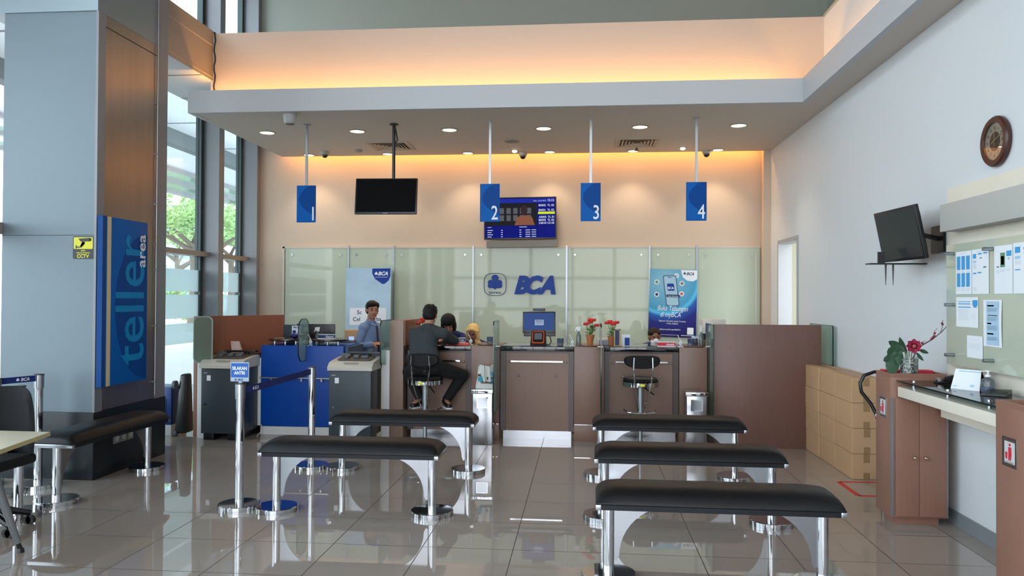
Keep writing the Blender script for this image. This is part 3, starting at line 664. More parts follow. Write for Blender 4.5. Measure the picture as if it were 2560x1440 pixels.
# blue counter
t = thing('blue_counter', 'bright blue service counter between the two cash machines', 'counter', (-3.25, 8.66, 0))
MB().box(-3.725, -2.745, 8.66, 9.3, .095, 1.03, .002).build('body', BLUE, t)
MB().box(-3.725, -2.745, 8.655, 9.25, .0, .093).box(-3.768, -3.728, 8.66, 9.2, .1, .88).build('white_base', WHITE, t)
MB().box(-3.72, -2.86, 8.60, 8.66, .655, .668).box(-3.6, -3.58, 8.62, 8.66, .62, .655).box(-3.0, -2.98, 8.62, 8.66, .62, .655).box(-3.24, -3.22, 8.62, 8.66, .62, .655).build('shelf_rail', STEEL, t)
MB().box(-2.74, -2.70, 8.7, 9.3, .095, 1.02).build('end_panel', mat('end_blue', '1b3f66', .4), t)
for cx, lab in ((-3.50, 'left dark round swivel top raised on the blue counter'), (-2.99, 'right dark round swivel top raised on the blue counter')):
    t = thing('round_tabletop', lab, 'table top', (cx, 8.9, 1.03), group='round tops on the blue counter')
    MB().lathe([(.20, .045), (.225, .055), (.225, .068), (.21, .072)], (cx, 8.9, 1.03), 40).build('top', mat('dark_walnut', '33221f', .25, coat=.2), t)
    for dx in (-.13, 0, .13): MB().cyl((cx + dx, 8.82, 1.03), (cx + dx, 8.82, 1.075), .016).build('leg', CHROME, t)
# cash machines
def machine(x0, Y, lab):
    t = thing('cash_machine', lab, 'cash machine', (x0 + .24, Y, 0), group='grey and cream cash machines')
    W_ = .465; D_ = .43
    MB().box(x0, x0 + W_, Y, Y + D_, .075, .80, .006).build('cabinet', DGREY, t)
    F = Fr((x0 - .01, 0, 0), (0, 1, 0), (0, 0, 1))
    MB().prism(F, [(Y - .03, .80), (Y - .035, .835), (Y + .03, .885), (Y + .18, .905), (Y + .42, .925), (Y + D_ + .01, .90), (Y + D_ + .01, .80)], 0, W_ + .03).build('top_cover', CREAM, t)
    F = Fr((x0 + .24, Y + .16, .895), (1, 0, 0), (0, .99, .1))
    MB().prism(F, rrect(-.19, .19, -.06, .2, .05), .004, .02).build('cash_tray', mat('tray_grey', '4a463f', .4), t)
    MB().fbox(F, -.08, .08, -.155, -.075, -.002, .003, .001).build('lid_flap', mat('flap_cream', 'a39f94', .4), t)
    MB().fbox(F, -.03, .03, .03, .10, .02, .05, .006).fbox(F, .05, .13, .05, .11, .02, .04, .006).fbox(F, -.12, -.08, .0, .1, .02, .045, .006).build('feeder_guide', GREYP, t)
    MB().box(x0 + .02, x0 + .035 + .10, Y + .33, Y + .4, .93, .96).build('feeder_block', GREYP, t)
    MB().box(x0 + .1, x0 + .47, Y + .34, Y + .43, .955, .975, .004).cyl((x0 + .33, Y + .44, .9), (x0 + .33, Y + .44, .96), .02).build('display', BLACK, t)
    MB().box(x0 + .065, x0 + .11, Y - .002, Y, .66, .72).build('sticker', WLET, t)
    MB().cyl((x0 + .05, Y, .40), (x0 + .05, Y - .008, .40), .011).build('lock', CHROME, t)
    MB().box(x0 + .03, x0 + .07, Y - .003, Y, .745, .749).build('slot', WLET, t)
    m = MB()
    for a in (.02, .3): m.box(x0 + a, x0 + a + .12, Y + .02, Y + .4, 0, .07, .004)
    m.build('foot', BLACK, t)
machine(-4.225, 8.22, 'grey cream topped cash machine at the left by the brown partition')
machine(-2.745, 8.16, 'grey cream topped cash machine right of the blue counter')
m = MB(); m.tube([(-3.70, 8.62, .12), (-3.685, 8.58, .04), (-3.70, 8.5, .005), (-3.73, 8.62, .005)], .004, 6)
tag(m.build('power_cable', WHITE), 'thin pale cable on the floor between left machine and blue counter', 'cable')
# items on and behind the blue counter
t = thing('monitor', 'black monitor back behind the spray bottle on the blue counter', 'monitor', (-3.28, 9.12, 1.04))
MB().box(-3.50, -3.02, 9.17, 9.20, 1.08, 1.265, .004).cyl((-3.28, 9.20, 1.035), (-3.28, 9.20, 1.1), .03).box(-3.38, -3.18, 9.14, 9.28, 1.031, 1.045).build('housing', BLACK, t)
MB().box(-3.66, -3.51, 9.15, 9.17, 1.04, 1.255, .003).box(-3.62, -3.52, 9.14, 9.22, 1.031, 1.045).build('side_screen', DGREY, t)
t = thing('card_stand', 'white upright card with bank heading on the left round top', 'card holder', (-3.42, 8.95, 1.102))
MB().box(-3.475, -3.365, 8.955, 8.96, 1.102, 1.25).build('card', PAPER, t)
F = XF(-3.42, 8.955, 1.176); m = MB().text(F, .005, .045, .001, 'BCA', .03, bold=.03, shear=.2); clover(m, F, -.03, .055, .001, .01); m.fbox(F, -.045, -.005, -.05, .02, .001, .002); m.build('print', LOGOB, t)
t = thing('payment_terminal', 'dark blue handheld payment terminal on the left round top', 'payment terminal', (-3.40, 8.86, 1.102))
MB().sph((-3.40, 8.86, 1.135), (.055, .05, .033)).sph((-3.33, 8.87, 1.13), (.05, .04, .02)).build('housing', mat('terminal_blue', '11185c', .3), t)
MB().box(-3.33, -3.29, 8.83, 8.89, 1.15, 1.156).build('flap', WHITE, t)
tag(MB().cyl((-3.64, 8.84, 1.107), (-3.53, 8.87, 1.107), .005, seg=10).build('pen', mat('pen_brown', '9c7a5c', .4)), 'slim pen lying on the left round top', 'pen')
def petstand(x, Y, z, lab):
    t = thing('pen_stand', lab, 'pen stand', (x, Y, z), group='round white chained pen stands')
    MB().sph((x, Y, z + .042), (.022, .014, .022)).box(x - .028, x - .008, Y - .02, Y + .01, z, z + .01, .003).box(x + .008, x + .028, Y - .02, Y + .01, z, z + .01, .003).cyl((x, Y, z + .008), (x, Y, z + .03), .007).build('figure', WHITE, t)
    MB().cyl((x, Y - .014, z + .042), (x, Y - .016, z + .042), .014).build('badge', PBLUE, t)
    MB().cyl((x + .01, Y + .005, z + .05), (x - .035, Y + .01, z + .135), .005, .004, seg=8).build('pen', WHITE, t)
petstand(-3.27, 8.70, 1.03, 'white round pen stand left of the glass on the blue counter')
petstand(-3.15, 8.70, 1.03, 'white round pen stand by the spray bottle on the blue counter')
def spray(x, Y, z, lab, col, s=1.0):
    t = thing('spray_bottle', lab, 'bottle', (x, Y, z), group='hand sanitizer spray bottles')
    MB().lathe([(.022 * s, 0), (.024 * s, .01), (.024 * s, .10 * s), (.01 * s, .125 * s), (.01 * s, .14 * s)], (x, Y, z), 20).build('bottle', col, t)
    MB().hexa([Vector((x + a * s, Y + b, z + c * s)) for a, b, c in ((-.012, -.012, .14), (.016, -.012, .14), (.016, .012, .14), (-.012, .012, .14), (-.032, -.01, .18), (.02, -.01, .185), (.02, .01, .185), (-.032, .01, .18))], .004).cyl((x - .022 * s, Y, z + .175 * s), (x - .035 * s, Y, z + .135 * s), .005 * s, seg=8).build('trigger', WHITE, t)
CLRB = glass('clear_plastic', 'c9d2d4', opac=.35, opcol='9aa4aa', rough=.1)
spray(-3.11, 8.83, 1.03, 'grey spray bottle with white trigger on the blue counter', CLRB, 1.15)
def nameplate(x, Y, z, w_, text_, lab, colr, rz=0):
    t = thing('name_plate', lab, 'sign', (x, Y, z), group='desk name plates')
    MB().hexa([Vector((x + a, Y + b, z + c)) for a, b, c in ((-w_ / 2, -.02, 0), (w_ / 2, -.02, 0), (w_ / 2, .03, 0), (-w_ / 2, .03, 0), (-w_ / 2, 0, .058), (w_ / 2, 0, .058), (w_ / 2, .012, .058), (-w_ / 2, .012, .058))]).build('plate', WHITE, t)
    F = Fr((x, Y - .0105, z + .029), (1, 0, 0), (0, .02, .058))
    MB().fbox(F, -w_ / 2, w_ / 2, -.018, .021, .001, .002).build('colour_band', colr, t)
    m = MB().text(F, w_ / 2 - .015, -.011, .003, text_, .034, bold=.02, align='r'); m.build('name_text', WLET, t)
nameplate(-2.99, 8.80, 1.102, .205, 'Gisyam', 'dark blue name plate on the right round top', NAVY)
t = thing('banknote_counter', 'grey box shaped banknote counter behind the right round top', 'counting machine', (-2.72, 9.35, .9))
MB().box(-3.01, -2.82, 9.31, 9.43, .7, 1.06, .01).build('housing', GREYP, t); MB().box(-2.98, -2.92, 9.305, 9.31, .93, .97).build('panel', BLACK, t); MB().box(-3.0, -2.83, 9.32, 9.42, 0, .7).build('stand', DGREY, t)
t = thing('cardboard_box', 'open brown cardboard box behind the grey banknote counter', 'box', (-2.83, 9.55, 1.0))
MB().box(-3.14, -2.93, 9.95, 10.15, .75, 1.16, .003).build('carton', CARD, t)
MB().box(-3.16, -2.91, 9.93, 10.17, 0, .75).build('stand', DGREY, t)
MB().box(-3.08, -3.01, 9.942, 9.948, 1.03, 1.075).build('lit_screen', E('pale', 'a9c4ff', 1.0), t)
t = thing('desk_calendar', 'pale desk calendar behind the left cash machine', 'calendar', (-4.0, 8.85, .86))
MB().hexa([Vector(q) for q in ((-4.10, 8.70, .931), (-3.99, 8.70, .931), (-3.99, 8.77, .931), (-4.10, 8.77, .931), (-4.13, 8.73, 1.07), (-4.03, 8.73, 1.07), (-4.03, 8.75, 1.07), (-4.13, 8.75, 1.07))]).build('pages', mat('pinkish_paper', 'c9b4a6', .6), t)
tag(MB().box(-4.12, -3.79, 8.68, 8.79, .0, .93).build('low_cabinet', BLACK), 'dark low cabinet behind the left cash machine', 'cabinet')
# round trays, terminals and flowers on the teller counters
def tray(x, Y, z, lab):
    t = thing('round_tray', lab, 'tray', (x, Y, z), group='round brown trays on the counter blocks'); MB().lathe([(.105, 0), (.115, .006), (.115, .012), (.10, .012)], (x, Y, z), 36).build('tray', mat('tray_brown', '6b4a3a', .35), t)
tray(-1.09, 8.8, 1.052, 'round brown tray under the small black card reader'); tray(.085, 8.8, 1.052, 'round brown tray under the left flower pot'); tray(1.25, 8.86, 1.052, 'round brown tray under the small blue card reader')
def reader(x, Y, z, lab, colr):
    t = thing('card_reader', lab, 'card reader', (x, Y, z), group='small card readers')
    MB().hexa([Vector((x + a, Y + b, z + c)) for a, b, c in ((-.035, -.03, 0), (.035, -.03, 0), (.035, .03, 0), (-.035, .03, 0), (-.038, -.01, .078), (.038, -.01, .078), (.038, .03, .085), (-.038, .03, .085))], .006).build('housing', colr, t)
    F = Fr((x, Y - .022, z + .055), (1, 0, 0), (0, .25, 1)); MB().fbox(F, -.024, .024, -.012, .02, .001, .003).build('screen', mat('reader_screen', '2a3f6a', .2), t)
reader(-1.06, 8.8, 1.064, 'small black card reader on the tray by the left glass divider', BLACK)
reader(-.255, 8.86, 1.05, 'small black card reader right of the card terminal', BLACK)
reader(1.22, 8.84, 1.064, 'small dark blue card reader on the right tray', mat('reader_blue', '121a4a', .3))
def flowers(x, Y, z, seed, lab, pot):
    random.seed(seed); t = thing('potted_flowers', lab, 'flowers', (x, Y, z), group='pots of red artificial flowers')
    MB().lathe([(.03, 0), (.045, .095), (.05, .095), (.05, .115), (.042, .115), (.04, .10)], (x, Y, z), 24).build('pot', pot, t)
    green = mat('flower_leaf', '6f8a4c', .6); red = mat('red_petals', 'c4241f', .5, var=.25, vscale=(60, 60, 60))
    heads = [(-.05, .24), (.0, .29), (.035, .285), (.07, .225), (-.005, .26)] if seed == 3 else [(-.055, .265), (.0, .265), (.055, .27), (-.025, .28), (.02, .25)]
    m = MB()
    for hx, hz in heads: m.tube([(x, Y, z + .1), (x + hx * .3, Y + random.uniform(-.02, .02), z + .17), (x + hx, Y + .01, z + hz)], .004, 6)
    m.build('stems', green, t)
    m = MB()
    for k in range(26):
        a = random.uniform(0, 2 * PI); L = random.uniform(.04, .09); b0 = Vector((x, Y, z + random.uniform(.11, .2))); dr = Vector((math.cos(a), .5 * math.sin(a), random.uniform(-.2, .6))).normalized(); sd = dr.cross(Vector((0, 0, 1))).normalized() * L * .3; nn = Vector((0, -.2, .012))
        m.faces([b0, b0 + dr * L * .5 + sd, b0 + dr * L, b0 + dr * L * .5 - sd, b0 + dr * L * .5 + Vector((0, 0, .008))], [(0, 1, 4), (1, 2, 4), (2, 3, 4), (3, 0, 4)])
    m.build('foliage', green, t)
    for i, (hx, hz) in enumerate(heads):
        m = MB(); c = Vector((x + hx, Y + .01 * (i % 2), z + hz))
        for k in range(14):
            a = k * 2.4; q = .022 * math.sqrt(k / 14); m.sph(c + Vector((math.cos(a) * q, math.sin(a) * q * .7 - .004, math.sin(a * 1.3) * .012)), (.013, .012, .015), 8, 6)
        m.build('bloom', red, t)
TERR = mat('terracotta', 'a9643c', .7)
flowers(.085, 8.82, 1.064, 3, 'pot of red flowers left of the glass divider', TERR)
flowers(.335, 8.95, 1.05, 5, 'pot of red flowers right of the glass divider', TERR)
# kiosk terminal
t = thing('counter_terminal', 'point of sale terminal with blue screen on the middle desk', 'terminal', (-.50, 8.95, 1.05))
F = Fr((-.505, 8.93, 1.315), (1, 0, .01), (-.01, .12, 1)); F.n = F.r.cross(F.u)
MB().fbox(F, -.19, .19, -.125, .125, -.03, 0, .006).fbox(F, -.18, .19, -.16, -.1, -.06, -.01, .006).build('monitor', BLACK, t)
MB().fbox(F, -.175, .175, -.09, .108, .0005, .0015).build('screen', E('kiosk', '3b5fa8', .55), t)
MB().fbox(F, -.05, .055, -.035, .03, .002, .003).build('dialog_box', E('dialog', 'aebfe2', .7), t)
m = MB().text(F, .0, .008, .004, 'Welcome', .02, bold=.03); m.fbox(F, -.035, .035, -.01, -.007, .003, .004); m.build('screen_text', NAVY, t)
MB().box(-.575, -.435, 8.90, 9.0, 1.445, 1.475, .006).build('webcam', BLACK, t)
MB().sph((-.505, 8.897, 1.46), (.012, .006, .012)).build('webcam_lens', mat('lens_blue', '3557a0', .1), t)
MB().hexa([Vector(q) for q in ((-.60, 8.78, 1.05), (-.415, 8.78, 1.05), (-.415, 9.02, 1.05), (-.60, 9.02, 1.05), (-.585, 8.88, 1.22), (-.43, 8.88, 1.22), (-.43, 9.0, 1.22), (-.585, 9.0, 1.22))], .008).build('base', BLACK, t)
F = Fr((-.508, 8.822, 1.135), (1, 0, 0), (0, .10, .17)); 
MB().ring(F, rrect(-.07, .07, -.07, .09, .02), rrect(-.058, .058, -.055, .078, .016), .003, .008).build('orange_trim', mat('orange_plastic', 'c24a1c', .4), t)
MB().prism(F, rrect(-.045, .045, -.02, .065, .008), .004, .009).text(F, -.03, -.045, .01, 'SUNMI'[:0] or '....', .012).build('printer_slot', GREYP, t)
m = MB(); m.tube([(-.41, 8.95, 1.2), (-.38, 8.93, 1.16), (-.36, 8.9, 1.09), (-.38, 8.86, 1.06), (-.45, 8.84, 1.056)], .006, 6); m.build('cord', BLACK, t)
spray(-.045, 8.83, 1.052, 'white spray bottle left of the left flower pot', CLRB, 1.2)
petstand(-.115, 8.76, 1.052, 'dark pen stand at the right end of the middle desk')
t = thing('leaflet_stand', 'wooden framed upright card stand before the right flower pot', 'card holder', (.40, 8.86, 1.05))
MB().box(.35, .45, 8.83, 8.9, 1.05, 1.062, .002).box(.355, .37, 8.855, 8.87, 1.062, 1.245).box(.415, .43, 8.855, 8.87, 1.062, 1.245).box(.355, .43, 8.855, 8.87, 1.235, 1.25).build('frame', mat('pale_wood', 'b59a6c', .5), t)
MB().box(.37, .415, 8.86, 8.866, 1.062, 1.235).build('card', NAVY, t)
t = thing('brochure_holder', 'clear holder of blue and white leaflets on the closed desk', 'leaflets', (.49, 8.9, 1.05))
MB().hexa([Vector(q) for q in ((.455, 8.86, 1.05), (.54, 8.86, 1.05), (.54, 8.9, 1.05), (.455, 8.9, 1.05), (.445, 8.89, 1.185), (.54, 8.89, 1.185), (.54, 8.9, 1.185), (.445, 8.9, 1.185))]).build('leaflet', PAPER, t)
MB().box(.478, .532, 8.852, 8.856, 1.06, 1.15).build('print', LOGOB, t)
t = thing('card_printer', 'low pale box with dark blue window behind the glass divider', 'printer', (.26, 9.0, 1.05))
MB().box(.17, .33, 9.0, 9.15, 1.05, 1.13, .01).build('housing', CREAM, t); MB().box(.19, .31, 8.995, 9.0, 1.055, 1.11).build('window', mat('dark_blue_window', '14304c', .2), t)
nameplate(.945, 8.86, 1.05, .20, 'closed', 'red closed plate on the rightmost desk', RED)
nameplate(-1.44, 8.78, 1.078, .19, 'Aida', 'dark blue name plate in front of the woman in yellow headscarf', NAVY)
tag(MB().box(-1.56, -1.30, 8.72, 8.86, 1.05, 1.077, .004).build('folder', mat('bright_red_cover', 'e0402c', .4)), 'bright red folder lying under the name plate on the first desk', 'folder')
petstand(-1.285, 8.80, 1.052, 'white round pen stand beside the red folder')
petstand(1.10, 8.80, 1.052, 'white pen stand right of the red closed plate')
t = thing('photo_card', 'small pale photo card behind the right tray', 'card holder', (1.25, 8.93, 1.052)); MB().box(1.245, 1.335, 8.99, 8.995, 1.052, 1.165).build('card', mat('card_pale', 'b4c4cc', .5), t)
MB().sph((1.30, 8.988, 1.125), (.018, .004, .018)).sph((1.30, 8.988, 1.085), (.022, .004, .03)).build('portrait_print', mat('print_dark', '3c3436', .6), t)
t = thing('sanitizer_bottle', 'tall clear bottle with white cap beside the right glass divider', 'bottle', (1.30, 8.88, 1.052))
MB().lathe([(.024, 0), (.025, .01), (.025, .13), (.008, .16), (.008, .17)], (1.345, 8.93, 1.052), 20).build('bottle', CLRB, t); MB().lathe([(.012, .17), (.012, .2), (.005, .24)], (1.345, 8.93, 1.052), 16).build('cap', WHITE, t)
t = thing('wall_box', 'cream box shaped dispenser above the right end of the counters', 'dispenser', (1.50, 9.3, 1.2))
MB().box(1.40, 1.66, 9.15, 9.4, 1.19, 1.36, .006).build('housing', mat('dispenser_cream', 'cfc7bb', .4), t); MB().box(1.40, 1.5, 9.16, 9.3, 1.12, 1.188).build('base', BLACK, t)
tag(MB().box(1.38, 1.7, 9.14, 9.45, 0, 1.12).build('side_cabinet', WOOD), 'laminate cabinet carrying the cream dispenser', 'cabinet')

# ================================================================ BINS AND TOTE BAG
def bin_(x, Y, lab):
    t = thing('waste_bin', lab, 'bin', (x, Y, 0), group='steel waste bins at the counter')
    MB().box(x - .105, x + .105, Y, Y + .21, 0, .555, .004).build('body', STEEL, t)
    MB().box(x - .118, x + .118, Y - .012, Y + .222, .555, .60, .006).build('lid', CHROME, t)
    F = XF(x, Y, .46)
    MB().ring(F, rrect(-.062, .062, -.06, .06, .004), rrect(-.054, .054, -.052, .052, .003), 0, .006).build('flap_frame', CHROME, t)
    MB().fbox(F, -.053, .053, -.051, .051, .001, .003).build('flap', GUSSET, t)
bin_(-1.08, 8.30, 'steel waste bin under the white tote bag'); bin_(1.215, 8.36, 'steel waste bin beside the brown partition')
t = thing('tote_bag', 'white canvas tote bag standing on the left steel bin', 'bag', (-1.06, 8.40, .60))
random.seed(4)
m = MB(); N = 14
V = []; 
for j in range(N + 1):
    v = j / N
    for i in range(24):
        a = 2 * PI * i / 24; wx = (.105 - .018 * v) + .006 * math.sin(9 * v + i); wy = .055 * (1 - .45 * v)
        V.append(Vector((-1.060 + .01 * v + wx * math.copysign(abs(math.cos(a)) ** .5, math.cos(a)), 8.40 + wy * math.copysign(abs(math.sin(a)) ** .7, math.sin(a)) + .006 * math.sin(i * 2.3 + 5 * v), .602 + .25 * v + (.01 * math.sin(i * .9) if j == N else 0))))
m.faces(V, [(j * 24 + i, j * 24 + (i + 1) % 24, (j + 1) * 24 + (i + 1) % 24, (j + 1) * 24 + i) for j in range(N) for i in range(24)] + [tuple(range(24))[::-1]])
m.build('canvas', mat('canvas_white', 'cfd0cb', .85), t)
m = MB()
for dx in (0, .012, .06, .072): m.tube([(-1.08 + dx, 8.375, .84), (-1.085 + dx, 8.335, .85), (-1.083 + dx * 1.1, 8.33, .76), (-1.07 + dx, 8.335, .68)], .006, 6)
m.tube([(-1.0, 8.37, .84), (-.97, 8.36, .87), (-.955, 8.37, .84)], .006, 6)
m.build('handle', mat('canvas_strap', 'd8d9d4', .85), t)
F = XF(-1.05, 8.338, .72)
MB().prism(F, circ(-.055, -.01, .03), .002, .004).prism(F, circ(.06, -.03, .02), .002, .004).prism(F, circ(.06, .05, .022), .002, .004).build('teal_dot', mat('bag_teal', '2f8fa8', .7), t)
for a_, b_, w_ in ((-.07, .02, 'M'), (.05, -.005, 'good'), (.01, -.055, 'choices!')): MB().text(F, a_, b_, .006, w_, .04, bold=.04).build('printed_word', NAVYF, t)

# ================================================================ STOOLS
def stool(loc, rz, lab):
    t = thing('bar_stool', lab, 'stool', loc, rz, 'chrome and black counter stools')
    P_ = parent_world(t); tr = lambda m: (bmesh.ops.transform(m.bm, matrix=P_, verts=m.bm.verts), m)[1]
    tr(MB().lathe([(.20, 0), (.205, .008), (.17, .03), (.05, .05), (.03, .07)], seg=40)).build('base', CHROME, t)
    tr(MB().cyl((0, 0, .06), (0, 0, .36), .022).cyl((0, 0, .34), (0, 0, .66), .032)).build('column', HAIRSTEEL, t)
    tr(MB().cyl((0, 0, .66), (0, 0, .705), .19, seg=40)).build('seat_rim', CHROME, t)
    tr(MB().lathe([(.185, .705), (.19, .72), (.17, .745), (.10, .755), (.0, .757)], seg=40)).build('seat', LEATHER, t)
    m = MB(); N = 24
    F = Fr((0, -.20, .93), (1, 0, 0), (0, -.12, 1))
    V = []
    for k, (s_, dz) in enumerate(((.9, .018), (1, .008), (1, -.008), (.9, -.018))):
        for i in range(40):
            a = 2 * PI * i / 40; e = 2 / 2.6; x = .19 * s_ * math.copysign(abs(math.cos(a)) ** e, math.cos(a)); z = .07 * s_ * math.copysign(abs(math.sin(a)) ** e, math.sin(a))
            V.append(F.p(x, z, dz - x * x * 2.2))
    m.faces(V, [(k * 40 + i, k * 40 + (i + 1) % 40, (k + 1) * 40 + (i + 1) % 40, (k + 1) * 40 + i) for k in range(3) for i in range(40)] + [tuple(range(40))[::-1], tuple(range(120, 160))])
    tr(m).build('backrest', LEATHER, t)
    for s_ in (-1, 1): tr(MB().tube([(s_ * .095, -.245, .98), (s_ * .10, -.235, .88), (s_ * .085, -.215, .70), (s_ * .06, -.14, .55), (s_ * .035, -.05, .42), (s_ * .02, -.01, .39)], .0085, 8)).build('back_tube', CHROME, t)
    tr(MB().tube([(-.17, .06, .395), (-.14, -.08, .385), (-.05, -.12, .38), (.05, -.12, .38), (.14, -.08, .385), (.17, .06, .395)], .009, 8).tube([(0, -.03, .38), (0, -.12, .38)], .009, 8)).build('footrest', CHROME, t)
    tr(MB().tube([(.03, 0, .65), (.10, -.08, .60), (.13, -.12, .58)], .007, 6)).build('lever', BLACK, t)
    tr(MB().box(-.03, .02, -.194, -.188, .672, .698)).build('sticker', YELLOW, t)
    return t
stool((.62, 8.36, 0), .05, 'empty black bar stool with chrome tubes in front of the closed desk')
stool((-1.70, 8.25, 0), -.05, 'black bar stool on which the customer in grey sits')

# ================================================================ WAITING BENCHES
def bench_proto():
    t = thing('waiting_bench', 'x', 'bench', (0, 0, 0), 0, 'black padded waiting benches on chrome legs')
    L, W2, nx, ny = .665, .18, 36, 14; m = MB(); V = []
    for j in range(ny + 1):
        for i in range(nx + 1):
            u = -1 + 2 * i / nx; v = -1 + 2 * j / ny; u = math.copysign(1 - (1 - abs(u)) ** 1.6, u); v = math.copysign(1 - (1 - abs(v)) ** 1.3, v)
            h = .080 * max(0, (1 - abs(u) ** 14)) ** .5 * max(0, (1 - abs(v) ** 4)) ** .55
            wr = .0035 * noise.noise(Vector((u * 9, v * 3, 2.2)))
            V.append(Vector((u * L, v * W2, .470 + h + wr)))
    f = [(j * (nx + 1) + i, j * (nx + 1) + i + 1, (j + 1) * (nx + 1) + i + 1, (j + 1) * (nx + 1) + i) for j in range(ny) for i in range(nx)]
    m.faces(V, f); m.box(-L, L, -W2, W2, .462, .474, .004); m.build('cushion', LEATHER, t, keepn=True)
    MB().box(-L + .028, L - .028, -W2, W2, .435, .462).build('seat_frame', NAVYF, t)
    for s_ in (-1, 1):
        MB().box(s_ * L - .03 * (s_ > 0), s_ * L + .03 * (s_ < 0), -W2 - .002, W2 + .002, .434, .463, .002).build('end_cap', STEEL, t)
        MB().cyl((s_ * .59, 0, .028), (s_ * .59, 0, .436), .032, seg=32).build('leg', CHROME, t)
        MB().lathe([(.156, 0), (.156, .033), (.153, .036), (.034, .037)], (s_ * .59, 0, 0), 56).build('foot_disc', CHROME, t)
        F = Fr((s_ * .59, 0, 0), (-s_, 0, 0), (0, 0, 1))
        pts = [(.025, .434), (.37, .434)] + [(.36 - .30 * math.sin(a), .13 + .29 * math.cos(a)) for a in [PI / 2 * k / 12 for k in range(1, 13)]] + [(.045, .10), (.025, .115)]
        MB().prism(F, pts, -.003, .003).build('gusset', GUSSET, t)
    return t
bp = bench_proto()
B = [(.757, 7.0, 0, 'rear padded bench of the right hand column'), (.752, 5.645, -.01, 'middle padded bench of the right hand column'), (.742, 4.44, -.012, 'nearest padded bench of the right hand column, with yellow sticker below'),
     (-1.632, 7.01, .01, 'rear padded bench of the left hand column'), (-1.69, 5.605, .01, 'nearer padded bench of the left hand column'), (-4.02, 6.20, PI / 2 - .03, 'padded bench along the dark column base under the teller sign')]
for i, (x, y, a, lab) in enumerate(B):
    if i == 0: o = bp; o.location = (x, y, 0); o.rotation_euler = (0, 0, a); o['label'] = lab
    else: o = dup(bp, (x, y, 0), a, lab)
    if i in (1, 2):
        st = MB().box(x + .49, x + .52, y - .006, y - .004, .39, .42).build('sticker', YELLOW, o)

# ================================================================ QUEUE STANCHIONS
def stan_proto():
    t = thing('queue_stanchion', 'x', 'stanchion', (0, 0, 0), 0, 'chrome queue stanchions')
    MB().lathe([(.155, 0), (.155, .033), (.152, .036), (.03, .037)], seg=56).build('base', CHROME, t)
    MB().cyl((0, 0, .028), (0, 0, .83), .0315, seg=32).build('pole', CHROME, t)
    MB().cyl((0, 0, .825), (0, 0, .935), .038, seg=32).build('belt_head', STEEL, t)
    MB().cyl((0, 0, .935), (0, 0, .942), .040, seg=32).build('cap', BLACK, t)
    return t
sp_ = stan_proto()
S = [(-2.586, 5.633, 'chrome queue stanchion carrying the SILAKAN ANTRI sign'), (-2.525, 7.02, 'chrome queue stanchion in front of the blue counter'), (-4.08, 5.26, 'chrome queue stanchion between the office chair and the side bench'),
     (-4.53, 6.06, 'chrome queue stanchion against the pale column front'), (-4.64, 5.72, 'chrome queue stanchion behind the office chair'), (-5.02, 6.05, 'chrome queue stanchion cut by the left edge of the view')]
for i, (x, y, lab) in enumerate(S):
    if i == 0: o = sp_; o.location = (x, y, 0); o['label'] = lab
    else: dup(sp_, (x, y, 0), 0, lab)
t = thing('queue_sign', 'blue and white SILAKAN ANTRI sign on top of a stanchion', 'sign', (-2.586, 5.633, .942))
MB().box(-2.60, -2.572, 5.63, 5.636, .942, .965).box(-2.657, -2.513, 5.618, 5.63, .955, 1.10, .003).build('plate', mat('sign_plate_white', 'a9b8c6', .4), t)
F = XF(-2.585, 5.618, 1.042)
MB().fbox(F, -.067, .067, -.056, .052, .0005, .0015).build('blue_field', mat('queue_blue', '0b58ac', .4), t)
m = MB().text(F, 0, .002, .0025, 'SILAKAN', .034, bold=.03, xs=.86).text(F, 0, -.033, .0025, 'ANTRI', .034, bold=.03, xs=.86); m.build('sign_text', WLET, t)
m = MB().text(F, .008, -.079, .0015, 'BCA', .02, bold=.04, shear=.2); clover(m, F, -.03, -.073, .0015, .009); m.build('logo_text', LOGOB, t)
BELT = mat('belt_blue', '04206b', .6)
def belt(p, q, h, sag, lab, tx):
    p, q = Vector(p), Vector(q); m = MB(); N = 16; V = []
    dr = (q - p); dr.z = 0; nn = Vector((dr.y, -dr.x, 0)).normalized() * .001
    for k in range(N + 1):
        c = p.lerp(q, k / N) - Vector((0, 0, sag * math.sin(PI * k / N)))
        V += [c + nn + Vector((0, 0, h / 2)), c + nn - Vector((0, 0, h / 2)), c - nn + Vector((0, 0, h / 2)), c - nn - Vector((0, 0, h / 2))]
    m.faces(V, [f for k in range(N) for f in ((4 * k, 4 * k + 1, 4 * k + 5, 4 * k + 4), (4 * k + 2, 4 * k + 6, 4 * k + 7, 4 * k + 3), (4 * k, 4 * k + 4, 4 * k + 6, 4 * k + 2), (4 * k + 1, 4 * k + 3, 4 * k + 7, 4 * k + 5))])
    o = m.build('queue_belt', BELT); tag(o, lab, 'belt', 'blue queue belts')
    c = p.lerp(q, tx) - Vector((0, 0, sag * math.sin(PI * tx) + .012)); F = Fr(c, (q - p), (0, 0, 1)); F.n = F.r.cross(F.u); 
    m = MB().text(F, .03, 0, .002, 'BCA', .036, bold=.03, shear=.2); clover(m, F, -.03, .012, .002, .016); m.build('printed_logo', WLET, o)
belt((-2.55, 5.65, .885), (-2.528, 6.98, .90), .055, .0, 'blue queue belt stretched beside the SILAKAN ANTRI sign', .12)
belt((-4.64, 5.75, .91), (-4.53, 6.02, .91), .05, 0, 'short blue queue belt between the two left stanchions', .6)

